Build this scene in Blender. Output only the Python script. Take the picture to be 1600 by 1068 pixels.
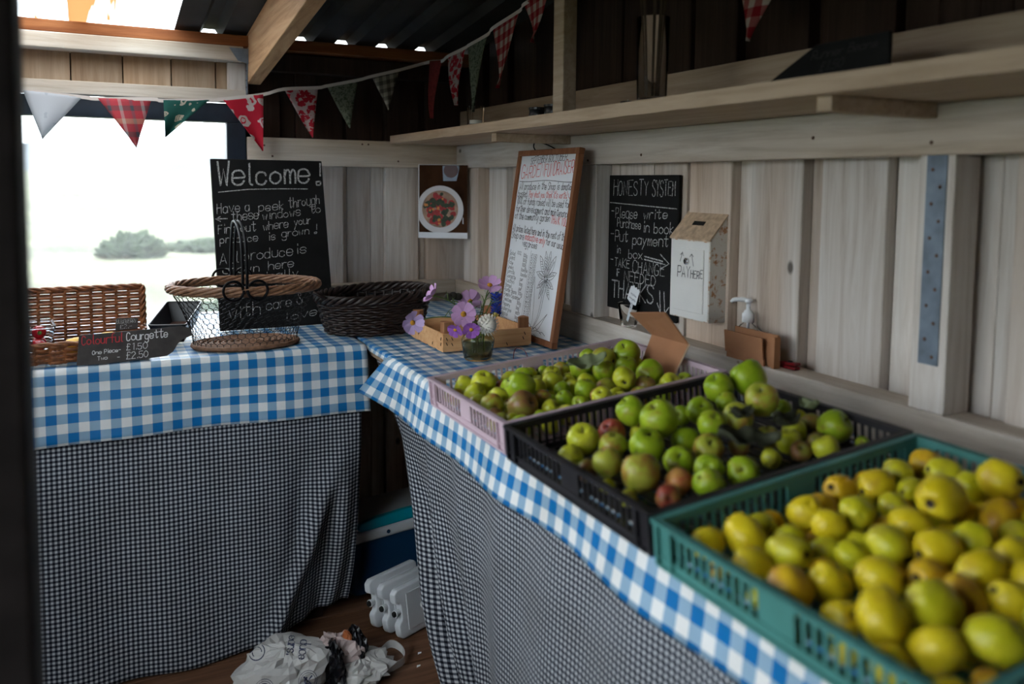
import bpy, bmesh, math, random
from mathutils import Vector, Matrix, Euler, noise
from mathutils.bvhtree import BVHTree
random.seed(7)
for o in list(bpy.data.objects): bpy.data.objects.remove(o)
S = bpy.context.scene
COL = S.collection
PI = math.pi

# ------------------------------------------------------------------ camera
cd = bpy.data.cameras.new('camera'); cam = bpy.data.objects.new('camera', cd); COL.objects.link(cam)
yaw, pitch, roll = math.radians(26.5), math.radians(4.45), math.radians(.6)
Fv = Vector((math.sin(yaw)*math.cos(pitch), math.cos(yaw)*math.cos(pitch), -math.sin(pitch)))
R0 = Vector((math.cos(yaw), -math.sin(yaw), 0)); D0 = Fv.cross(R0)
Rv = R0*math.cos(roll) - D0*math.sin(roll); Dv = R0*math.sin(roll) + D0*math.cos(roll)
cam.matrix_world = Matrix(((Rv.x, -Dv.x, -Fv.x, 0), (Rv.y, -Dv.y, -Fv.y, 0), (Rv.z, -Dv.z, -Fv.z, 1.37), (0, 0, 0, 1)))
cd.sensor_width = 36; cd.lens = 1300/1600*36; cd.shift_y = -(534-386)/1600; cd.clip_start = .02; cd.clip_end = 3000
cd.dof.use_dof = True; cd.dof.focus_distance = 2.55; cd.dof.aperture_fstop = 2.3
S.camera = cam
# ------------------------------------------------------------------ overcast sky, exposure
W = bpy.data.worlds.new('overcast'); S.world = W; W.use_nodes = True
bg = W.node_tree.nodes['Background']; bg.inputs[0].default_value = (.86, .94, 1, 1); bg.inputs[1].default_value = 6.0
S.view_settings.view_transform = 'Standard'; S.view_settings.look = 'None'; S.view_settings.gamma = 1
S.view_settings.use_curve_mapping = False; S.view_settings.exposure = 0.64

# ------------------------------------------------------------------ materials
MATS = {}
def nt(name):
    m = bpy.data.materials.new(name); m.use_nodes = True; MATS[name] = m
    t = m.node_tree; b = t.nodes['Principled BSDF']; return m, t, b
def N(t, typ, **kw):
    n = t.nodes.new(typ)
    for k, v in kw.items(): setattr(n, k, v)
    return n
def rgb(c): return (c[0], c[1], c[2], 1)
def ramp(t, stops, interp='LINEAR'):
    r = N(t, 'ShaderNodeValToRGB'); r.color_ramp.interpolation = interp
    e = r.color_ramp.elements
    e[0].position, e[0].color = stops[0][0], rgb(stops[0][1]); e[1].position, e[1].color = stops[-1][0], rgb(stops[-1][1])
    for p, c in stops[1:-1]:
        x = e.new(p); x.color = rgb(c)
    return r
def plain(name, c, rough=.6, metal=0, spec=.5, var=0, scale=20, bump=0, coat=0, trans=0, ior=1.45, alpha=1):
    m, t, b = nt(name)
    b.inputs['Base Color'].default_value = rgb(c); b.inputs['Roughness'].default_value = rough; b.inputs['Metallic'].default_value = metal
    b.inputs['Specular IOR Level'].default_value = spec; b.inputs['Coat Weight'].default_value = coat
    b.inputs['Transmission Weight'].default_value = trans; b.inputs['IOR'].default_value = ior; b.inputs['Alpha'].default_value = alpha
    if var or bump:
        tc = N(t, 'ShaderNodeTexCoord'); n = N(t, 'ShaderNodeTexNoise'); n.inputs['Scale'].default_value = scale; n.inputs['Detail'].default_value = 5
        t.links.new(tc.outputs['Object'], n.inputs['Vector'])
        if var:
            r = ramp(t, [(.3, [x*(1-var) for x in c]), (.7, [min(1, x*(1+var)) for x in c])]); t.links.new(n.outputs[0], r.inputs[0]); t.links.new(r.outputs[0], b.inputs['Base Color'])
        if bump:
            bp = N(t, 'ShaderNodeBump'); bp.inputs['Strength'].default_value = bump; bp.inputs['Distance'].default_value = .004
            t.links.new(n.outputs[0], bp.inputs['Height']); t.links.new(bp.outputs[0], b.inputs['Normal'])
    return m
def wood(name, c1, c2, c3, axis='z', scale=14, stretch=.06, rough=.75, knots=True, patch=None):
    m, t, b = nt(name); b.inputs['Roughness'].default_value = rough; b.inputs['Specular IOR Level'].default_value = .25
    tc = N(t, 'ShaderNodeTexCoord'); oi = N(t, 'ShaderNodeObjectInfo')
    add = N(t, 'ShaderNodeVectorMath', operation='ADD'); mul = N(t, 'ShaderNodeMath', operation='MULTIPLY'); mul.inputs[1].default_value = 17
    t.links.new(oi.outputs['Random'], mul.inputs[0]); t.links.new(tc.outputs['Object'], add.inputs[0]); t.links.new(mul.outputs[0], add.inputs[1])
    mp = N(t, 'ShaderNodeMapping'); sc = [1, 1, 1]; sc['xyz'.index(axis)] = stretch; mp.inputs['Scale'].default_value = sc
    t.links.new(add.outputs[0], mp.inputs[0])
    n = N(t, 'ShaderNodeTexNoise'); n.inputs['Scale'].default_value = scale*3; n.inputs['Detail'].default_value = 6; n.inputs['Roughness'].default_value = .65; n.inputs['Distortion'].default_value = .6
    t.links.new(mp.outputs[0], n.inputs['Vector'])
    r = ramp(t, [(.28, c1), (.5, c2), (.72, c3)]); t.links.new(n.outputs[0], r.inputs[0])
    n2 = N(t, 'ShaderNodeTexNoise'); n2.inputs['Scale'].default_value = 4; n2.inputs['Detail'].default_value = 4; t.links.new(mp.outputs[0], n2.inputs['Vector'])
    r2 = ramp(t, [(.42, (0, 0, 0)), (.62, (1, 1, 1))]); t.links.new(n2.outputs[0], r2.inputs[0])
    mx = N(t, 'ShaderNodeMix', data_type='RGBA', blend_type='MIX'); t.links.new(r2.outputs[0], mx.inputs[0])
    sc2 = N(t, 'ShaderNodeMix', data_type='RGBA', blend_type='MULTIPLY'); sc2.inputs[0].default_value = 1; t.links.new(r.outputs[0], sc2.inputs[6]); sc2.inputs[7].default_value = rgb(patch or (.86, .8, .74))
    t.links.new(r.outputs[0], mx.inputs[6]); t.links.new(sc2.outputs[2], mx.inputs[7])
    last = mx.outputs[2]
    if knots:
        v = N(t, 'ShaderNodeTexVoronoi'); v.inputs['Scale'].default_value = 6.0; mp2 = N(t, 'ShaderNodeMapping'); s2 = [1, 1, 1]; s2['xyz'.index(axis)] = .6; mp2.inputs['Scale'].default_value = s2
        t.links.new(add.outputs[0], mp2.inputs[0]); t.links.new(mp2.outputs[0], v.inputs['Vector'])
        rk = ramp(t, [(.035, (1, 1, 1)), (.07, (0, 0, 0))]); t.links.new(v.outputs['Distance'], rk.inputs[0])
        mk = N(t, 'ShaderNodeMix', data_type='RGBA'); t.links.new(rk.outputs[0], mk.inputs[0]); t.links.new(last, mk.inputs[6]); mk.inputs[7].default_value = rgb([x*.3 for x in c1]); last = mk.outputs[2]
    hv = N(t, 'ShaderNodeHueSaturation'); mr = N(t, 'ShaderNodeMapRange'); mr.inputs[3].default_value = .82; mr.inputs[4].default_value = 1.12
    t.links.new(oi.outputs['Random'], mr.inputs[0]); t.links.new(mr.outputs[0], hv.inputs['Value']); t.links.new(last, hv.inputs['Color'])
    t.links.new(hv.outputs[0], b.inputs['Base Color'])
    bp = N(t, 'ShaderNodeBump'); bp.inputs['Strength'].default_value = .35; bp.inputs['Distance'].default_value = .003
    t.links.new(n.outputs[0], bp.inputs['Height']); t.links.new(bp.outputs[0], b.inputs['Normal'])
    return m
def checks(name, period, c_none, c_one, c_both, rough=.5, spec=.4, soft=0, weave=True, transl=0):
    m, t, b = nt(name); b.inputs['Roughness'].default_value = rough; b.inputs['Specular IOR Level'].default_value = spec
    uv = N(t, 'ShaderNodeUVMap'); sp = N(t, 'ShaderNodeSeparateXYZ'); t.links.new(uv.outputs[0], sp.inputs[0])
    outs = []
    for k in (0, 1):
        d = N(t, 'ShaderNodeMath', operation='DIVIDE'); d.inputs[1].default_value = period; t.links.new(sp.outputs[k], d.inputs[0])
        fr = N(t, 'ShaderNodeMath', operation='FRACT'); t.links.new(d.outputs[0], fr.inputs[0])
        lt = N(t, 'ShaderNodeMath', operation='LESS_THAN'); lt.inputs[1].default_value = .5; t.links.new(fr.outputs[0], lt.inputs[0]); outs.append(lt)
    a = N(t, 'ShaderNodeMath', operation='ADD'); t.links.new(outs[0].outputs[0], a.inputs[0]); t.links.new(outs[1].outputs[0], a.inputs[1])
    h = N(t, 'ShaderNodeMath', operation='MULTIPLY'); h.inputs[1].default_value = .5; t.links.new(a.outputs[0], h.inputs[0])
    r = ramp(t, [(0, c_none), (.34, c_one), (.8, c_both)], 'CONSTANT'); t.links.new(h.outputs[0], r.inputs[0])
    n = N(t, 'ShaderNodeTexNoise'); n.inputs['Scale'].default_value = 9; n.inputs['Detail'].default_value = 5; t.links.new(uv.outputs[0], n.inputs['Vector'])
    r2 = ramp(t, [(.3, (.82, .8, .77)), (.6, (1, 1, 1))]); t.links.new(n.outputs[0], r2.inputs[0])
    mx = N(t, 'ShaderNodeMix', data_type='RGBA', blend_type='MULTIPLY'); mx.inputs[0].default_value = .7; t.links.new(r.outputs[0], mx.inputs[6]); t.links.new(r2.outputs[0], mx.inputs[7])
    t.links.new(mx.outputs[2], b.inputs['Base Color'])
    if transl: add_translucent(t, b, mx.outputs[2], transl)
    return m
def add_translucent(t, b, col, f):
    tr = N(t, 'ShaderNodeBsdfTranslucent'); ms = N(t, 'ShaderNodeMixShader'); ms.inputs[0].default_value = f
    if col is not None: t.links.new(col, tr.inputs[0])
    t.links.new(b.outputs[0], ms.inputs[1]); t.links.new(tr.outputs[0], ms.inputs[2])
    t.links.new(ms.outputs[0], t.nodes['Material Output'].inputs[0])
def print_cloth(name, base, fig, scale, thr, fig2=None, transl=.35, ring=False):
    m, t, b = nt(name); b.inputs['Roughness'].default_value = .9; b.inputs['Specular IOR Level'].default_value = .1
    uv = N(t, 'ShaderNodeUVMap')
    ns = N(t, 'ShaderNodeTexNoise'); ns.inputs['Scale'].default_value = scale*1.6; t.links.new(uv.outputs[0], ns.inputs['Vector'])
    mxv = N(t, 'ShaderNodeMix', data_type='VECTOR'); mxv.inputs[0].default_value = .03; t.links.new(uv.outputs[0], mxv.inputs[4]); t.links.new(ns.outputs[1], mxv.inputs[5])
    v = N(t, 'ShaderNodeTexVoronoi', feature='F1'); v.inputs['Scale'].default_value = scale; t.links.new(mxv.outputs[1], v.inputs['Vector'])
    st = [(0, fig), (thr*.45, base), (thr*.6, fig), (thr, base)] if ring else [(0, fig2 or fig), (thr*.5, fig), (thr, base)]
    r = ramp(t, st, 'CONSTANT'); t.links.new(v.outputs['Distance'], r.inputs[0]); t.links.new(r.outputs[0], b.inputs['Base Color'])
    add_translucent(t, b, r.outputs[0], transl); return m
def fruit_mat(name, base, alt, blush, amount, rough=.35):
    m, t, b = nt(name); b.inputs['Roughness'].default_value = rough; b.inputs['Specular IOR Level'].default_value = .35
    tc = N(t, 'ShaderNodeTexCoord'); oi = N(t, 'ShaderNodeObjectInfo')
    cb = N(t, 'ShaderNodeCombineXYZ')
    for k, f in enumerate((7.3, 13.1, 5.7)):
        mm = N(t, 'ShaderNodeMath', operation='MULTIPLY'); mm.inputs[1].default_value = f; t.links.new(oi.outputs['Random'], mm.inputs[0]); t.links.new(mm.outputs[0], cb.inputs[k])
    ad = N(t, 'ShaderNodeVectorMath', operation='ADD'); t.links.new(tc.outputs['Object'], ad.inputs[0]); t.links.new(cb.outputs[0], ad.inputs[1])
    n = N(t, 'ShaderNodeTexNoise'); n.inputs['Scale'].default_value = .9; n.inputs['Detail'].default_value = 3; t.links.new(ad.outputs[0], n.inputs['Vector'])
    r = ramp(t, [(.35, base), (.65, alt)]); t.links.new(n.outputs[0], r.inputs[0])
    n2 = N(t, 'ShaderNodeTexNoise'); n2.inputs['Scale'].default_value = .75; n2.inputs['Detail'].default_value = 4; n2.inputs['Roughness'].default_value = .6
    a2 = N(t, 'ShaderNodeVectorMath', operation='ADD'); a2.inputs[1].default_value = (9, 3, 5); t.links.new(ad.outputs[0], a2.inputs[0]); t.links.new(a2.outputs[0], n2.inputs['Vector'])
    rb = ramp(t, [(.62-amount*.5, (0, 0, 0)), (.8-amount*.45, (1, 1, 1))]); t.links.new(n2.outputs[0], rb.inputs[0])
    mx = N(t, 'ShaderNodeMix', data_type='RGBA'); t.links.new(rb.outputs[0], mx.inputs[0]); t.links.new(r.outputs[0], mx.inputs[6]); mx.inputs[7].default_value = rgb(blush)
    v = N(t, 'ShaderNodeTexVoronoi'); v.inputs['Scale'].default_value = 4.2; t.links.new(ad.outputs[0], v.inputs['Vector'])
    rv = ramp(t, [(.05, (.25, .2, .1)), (.12, (1, 1, 1))]); t.links.new(v.outputs['Distance'], rv.inputs[0])
    m3 = N(t, 'ShaderNodeMix', data_type='RGBA', blend_type='MULTIPLY'); m3.inputs[0].default_value = .8; t.links.new(mx.outputs[2], m3.inputs[6]); t.links.new(rv.outputs[0], m3.inputs[7])
    t.links.new(m3.outputs[2], b.inputs['Base Color']); return m

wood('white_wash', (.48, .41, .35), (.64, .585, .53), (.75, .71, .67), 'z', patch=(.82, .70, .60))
wood('white_wash_x', (.46, .39, .31), (.58, .52, .44), (.69, .64, .57), 'x', patch=(.84, .74, .62))
wood('white_wash_y', (.48, .42, .36), (.62, .57, .51), (.73, .69, .64), 'y', patch=(.84, .75, .65))
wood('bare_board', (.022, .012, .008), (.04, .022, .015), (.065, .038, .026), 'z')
wood('pale_board', (.34, .25, .17), (.45, .34, .24), (.55, .44, .33), 'z', patch=(.8, .7, .6))
wood('rafter_wood', (.25, .13, .06), (.42, .25, .13), (.52, .34, .19), 'y', scale=10, patch=(.8, .65, .5))
wood('batten_wood', (.20, .06, .018), (.31, .11, .035), (.40, .16, .055), 'x', knots=False)
wood('floor_wood', (.075, .034, .018), (.13, .062, .034), (.19, .10, .058), 'x', rough=.6)
wood('shelf_wood', (.38, .28, .19), (.50, .385, .275), (.60, .48, .36), 'y', knots=False)
wood('crate_wood', (.58, .31, .14), (.70, .41, .20), (.78, .50, .27), 'x', scale=20, knots=False)
wood('block_wood', (.28, .12, .055), (.36, .17, .08), (.43, .22, .11), 'z', scale=20, knots=False)
wood('frame_wood', (.20, .075, .035), (.27, .11, .052), (.33, .14, .07), 'z', scale=20, knots=False)
plain('dark_post', (.018, .014, .013), .8, spec=.2, var=.4)
plain('navy_frame', (.012, .020, .032), .45, var=.3)
plain('black_paint', (.011, .011, .011), .85, spec=.15, var=.35, scale=6)
plain('slate', (.045, .038, .035), .65, var=.35, scale=25, bump=.8)
m, t, b = nt('chalk'); b.inputs['Roughness'].default_value = 1
tc = N(t, 'ShaderNodeTexCoord'); n = N(t, 'ShaderNodeTexNoise'); n.inputs['Scale'].default_value = 420; t.links.new(tc.outputs['Object'], n.inputs[0])
r = ramp(t, [(.36, (.06, .06, .06)), (.62, (.62, .62, .60))]); t.links.new(n.outputs[0], r.inputs[0]); t.links.new(r.outputs[0], b.inputs['Base Color'])
plain('faint_chalk', (.03, .028, .028), 1)
plain('chalk_bold', (.80, .80, .78), 1); plain('chalk_red', (.50, .04, .05), .9); plain('ink_black', (.012, .012, .015), .6); plain('ink_red', (.62, .03, .035), .6)
plain('white_panel', (.82, .85, .88), .35, var=.04, scale=4)
plain('galvanised', (.16, .20, .25), .5, metal=.3, var=.25, scale=25)
plain('nail', (.10, .05, .03), .7)
plain('roof_metal', (.040, .039, .038), .7, spec=.15, var=.3, scale=5)
checks('gingham', .0508, (.74, .75, .74), (.25, .39, .52), (.0, .145, .40), rough=.38, spec=.45)
checks('skirt_check', .0125, (.46, .48, .50), (.085, .095, .115), (.008, .009, .015), rough=.9, spec=.1)
plain('cloth_tape', (.62, .55, .5), .9); plain('dark_metal', (.004, .004, .005), .5, spec=.12)
plain('wicker', (.24, .085, .03), .5, var=.5, scale=60)
plain('wicker_dark', (.022, .012, .009), .42, var=.5, scale=50, spec=.5); plain('rim_cane', (.24, .12, .065), .5, var=.4, scale=80); plain('basket_base', (.17, .085, .045), .7, var=.45, scale=60, bump=.6)
plain('black_plastic', (.014, .015, .017), .35, var=.2); plain('crate_black', (.016, .015, .018), .45, var=.3); plain('tray_brown', (.05, .022, .014), .4)
plain('crate_pink', (.50, .38, .43), .5, var=.12, scale=10); plain('crate_green', (.06, .21, .19), .45, var=.15, scale=10)
fruit_mat('apple_green', (.22, .34, .010), (.35, .45, .022), (.30, .20, .04), .12)
fruit_mat('apple_yellow', (.42, .46, .02), (.53, .53, .035), (.30, .24, .05), .2)
fruit_mat('apple_blush', (.32, .36, .035), (.40, .40, .05), (.32, .075, .03), .30)
fruit_mat('apple_red', (.26, .035, .025), (.36, .09, .05), (.40, .28, .06), .2)
fruit_mat('apple_brown', (.20, .10, .035), (.27, .12, .05), (.22, .22, .03), .35)
fruit_mat('apple_orange', (.48, .22, .06), (.55, .32, .08), (.42, .07, .04), .4)
fruit_mat('quince_yellow', (.64, .49, .008), (.68, .55, .02), (.54, .36, .02), .2)
fruit_mat('quince_orange', (.64, .38, .01), (.66, .44, .02), (.44, .22, .03), .3)
fruit_mat('quince_green', (.48, .48, .01), (.58, .52, .02), (.40, .34, .04), .2)
plain('stem_brown', (.07, .045, .025), .8); plain('calyx', (.05, .035, .02), .9); plain('leaf_grey', (.17, .20, .10), .8, var=.3, scale=30); plain('leaf_dark', (.05, .055, .03), .8, var=.4, scale=30)
plain('tomato_red', (.42, .012, .02), .2, coat=.4); plain('courgette_yellow', (.82, .48, .04), .35, var=.15)
plain('clear_plastic', (.95, .97, 1), .08, trans=1, ior=1.12); plain('glass', (.97, .98, .98), .02, trans=1, ior=1.12); plain('jug_glass', (.74, .78, .66), .02, trans=1, ior=1.25)
plain('jug_water', (.42, .34, .18), .05, trans=.95, ior=1.15)
plain('cosmos_pale', (.60, .45, .74), .7, var=.12); plain('cosmos_pink', (.62, .36, .62), .7, var=.15); plain('cosmos_deep', (.33, .11, .45), .7, var=.2)
plain('cornflower', (.04, .09, .62), .7, var=.4, scale=60); plain('white_petal', (.80, .76, .68), .7); plain('flower_eye', (.55, .26, .02), .8, var=.3, scale=200); plain('yellow_petal', (.75, .62, .18), .7); plain('stem_green', (.09, .15, .03), .7, var=.3); plain('seed_dark', (.03, .025, .018), .8, var=.4)
plain('paper', (.80, .82, .84), .8); plain('poster_brown', (.045, .019, .009), .85, spec=.1, var=.6, scale=9); plain('plate_white', (.62, .60, .60), .4, var=.06); plain('sauce', (.34, .20, .13), .5, var=.4, scale=30)
plain('food_red', (.36, .012, .012), .5, var=.3, scale=60); plain('food_green', (.03, .045, .02), .6, var=.4, scale=60); plain('food_orange', (.62, .20, .03), .5); plain('cup_blue', (.25, .30, .37), .5); plain('wine', (.06, .008, .012), .4)
m, t, b = nt('rusty_white'); b.inputs['Roughness'].default_value = .45
tc = N(t, 'ShaderNodeTexCoord'); n = N(t, 'ShaderNodeTexNoise'); n.inputs['Scale'].default_value = 60; n.inputs['Detail'].default_value = 8; n.inputs['Roughness'].default_value = .7; t.links.new(tc.outputs['Object'], n.inputs[0])
r = ramp(t, [(.52, (.68, .64, .58)), (.60, (.45, .22, .09)), (.75, (.25, .09, .03))]); t.links.new(n.outputs[0], r.inputs[0]); t.links.new(r.outputs[0], b.inputs['Base Color'])
plain('box_white', (.74, .73, .70), .4, var=.05, scale=8); plain('rust', (.50, .36, .24), .6, var=.3, scale=60); plain('slot_black', (.004, .004, .004), .9); plain('chrome', (.6, .6, .62), .2, metal=1)
plain('cardboard', (.33, .15, .07), .85, var=.12, scale=12); plain('card_edge', (.50, .36, .24), .9)
plain('pump_white', (.82, .84, .86), .3); plain('red_plastic', (.16, .004, .010), .4)
plain('cool_blue', (.006, .045, .11), .4); plain('cool_teal', (.0, .32, .42), .4); plain('cool_white', (.62, .64, .66), .5); plain('ice_white', (.62, .64, .66), .4, var=.06, scale=6)
plain('bag_white', (.44, .43, .41), .38, var=.08, scale=8); plain('bag_black', (.008, .008, .010), .25); plain('bag_pinkish', (.42, .33, .31), .5, var=.2, scale=20); plain('packet_orange', (.35, .10, .03), .5); plain('bag_ink', (.012, .016, .05), .7)
print_cloth('flag_grey', (.48, .50, .53), (.40, .42, .46), 26, .18)
print_cloth('flag_green', (.02, .085, .07), (.40, .36, .28), 26, .34, ring=True)
print_cloth('flag_leafy', (.55, .025, .05), (.62, .52, .50), 20, .40, ring=True)
print_cloth('flag_floral', (.48, .38, .36), (.42, .02, .035), 46, .52)
print_cloth('flag_sage', (.22, .245, .18), (.08, .105, .065), 90, .45)
print_cloth('flag_rust', (.30, .05, .045), (.22, .04, .035), 60, .4)
checks('flag_check', .042, (.55, .46, .40), (.40, .12, .11), (.32, .02, .03), rough=.9, spec=.1, transl=.3)
checks('flag_darkcheck', .03, (.40, .36, .28), (.20, .18, .14), (.09, .08, .065), rough=.9, spec=.1)
# tartan: broad bands across, narrow lines
m, t, b = nt('flag_tartan'); b.inputs['Roughness'].default_value = .9
uv = N(t, 'ShaderNodeUVMap'); sp = N(t, 'ShaderNodeSeparateXYZ'); t.links.new(uv.outputs[0], sp.inputs[0])
def band(out, per, stops):
    d = N(t, 'ShaderNodeMath', operation='DIVIDE'); d.inputs[1].default_value = per; t.links.new(out, d.inputs[0])
    fr = N(t, 'ShaderNodeMath', operation='FRACT'); t.links.new(d.outputs[0], fr.inputs[0]); rr = ramp(t, stops, 'CONSTANT'); t.links.new(fr.outputs[0], rr.inputs[0]); return rr
ra = band(sp.outputs[1], .09, [(0, (.45, .04, .06)), (.3, (.04, .06, .07)), (.5, (.45, .04, .06)), (.8, (.5, .3, .2))])
rb = band(sp.outputs[0], .07, [(0, (.40, .06, .07)), (.35, (.12, .10, .12)), (.5, (.45, .05, .06)), (.85, (.45, .38, .36))])
mx = N(t, 'ShaderNodeMix', data_type='RGBA'); mx.inputs[0].default_value = .5; t.links.new(ra.outputs[0], mx.inputs[6]); t.links.new(rb.outputs[0], mx.inputs[7]); t.links.new(mx.outputs[2], b.inputs['Base Color']); add_translucent(t, b, mx.outputs[2], .35)
# dusty window glass: lets the view through, scatters some daylight
def dusty(name, f, tint=(1, 1, 1)):
    m, t, b = nt(name); t.nodes.remove(b); o = t.nodes['Material Output']
    tr = N(t, 'ShaderNodeBsdfTransparent'); tr.inputs[0].default_value = rgb(tint); tl = N(t, 'ShaderNodeBsdfTranslucent'); tl.inputs[0].default_value = (.9, .92, .95, 1)
    gl = N(t, 'ShaderNodeBsdfGlossy'); gl.inputs['Roughness'].default_value = .05
    tc = N(t, 'ShaderNodeTexCoord'); n = N(t, 'ShaderNodeTexNoise'); n.inputs['Scale'].default_value = 40; n.inputs['Detail'].default_value = 6; t.links.new(tc.outputs['Object'], n.inputs[0])
    r = ramp(t, [(.3, (f*.7,)*3), (.7, (f*1.25,)*3)]); t.links.new(n.outputs[0], r.inputs[0])
    a = N(t, 'ShaderNodeMixShader'); t.links.new(r.outputs[0], a.inputs[0]); t.links.new(tr.outputs[0], a.inputs[1]); t.links.new(tl.outputs[0], a.inputs[2])
    c = N(t, 'ShaderNodeMixShader'); c.inputs[0].default_value = .03; t.links.new(a.outputs[0], c.inputs[1]); t.links.new(gl.outputs[0], c.inputs[2]); t.links.new(c.outputs[0], o.inputs[0])
dusty('window_glass', .03)
# translucent roof sheet with brown algae strips
m, t, b = nt('roof_clear'); t.nodes.remove(b); o = t.nodes['Material Output']
tc = N(t, 'ShaderNodeTexCoord'); mp = N(t, 'ShaderNodeMapping'); mp.inputs['Scale'].default_value = (7, .35, .35); t.links.new(tc.outputs['Object'], mp.inputs[0])
n = N(t, 'ShaderNodeTexNoise'); n.inputs['Scale'].default_value = 1.6; n.inputs['Detail'].default_value = 4; t.links.new(mp.outputs[0], n.inputs[0])
r = ramp(t, [(.5, (.92, .95, .97)), (.58, (.16, .07, .025))]); t.links.new(n.outputs[0], r.inputs[0])
tl = N(t, 'ShaderNodeBsdfTranslucent'); t.links.new(r.outputs[0], tl.inputs[0]); tr = N(t, 'ShaderNodeBsdfTransparent'); t.links.new(r.outputs[0], tr.inputs[0])
ms = N(t, 'ShaderNodeMixShader'); ms.inputs[0].default_value = .5; t.links.new(tr.outputs[0], ms.inputs[1]); t.links.new(tl.outputs[0], ms.inputs[2]); t.links.new(ms.outputs[0], o.inputs[0])
plain('grass', (.085, .090, .052), 1, var=.5, scale=.5); plain('far_hill', (.085, .096, .104), 1, var=.06, scale=.02); plain('bush', (.030, .042, .024), 1, var=.5, scale=6)

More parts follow.
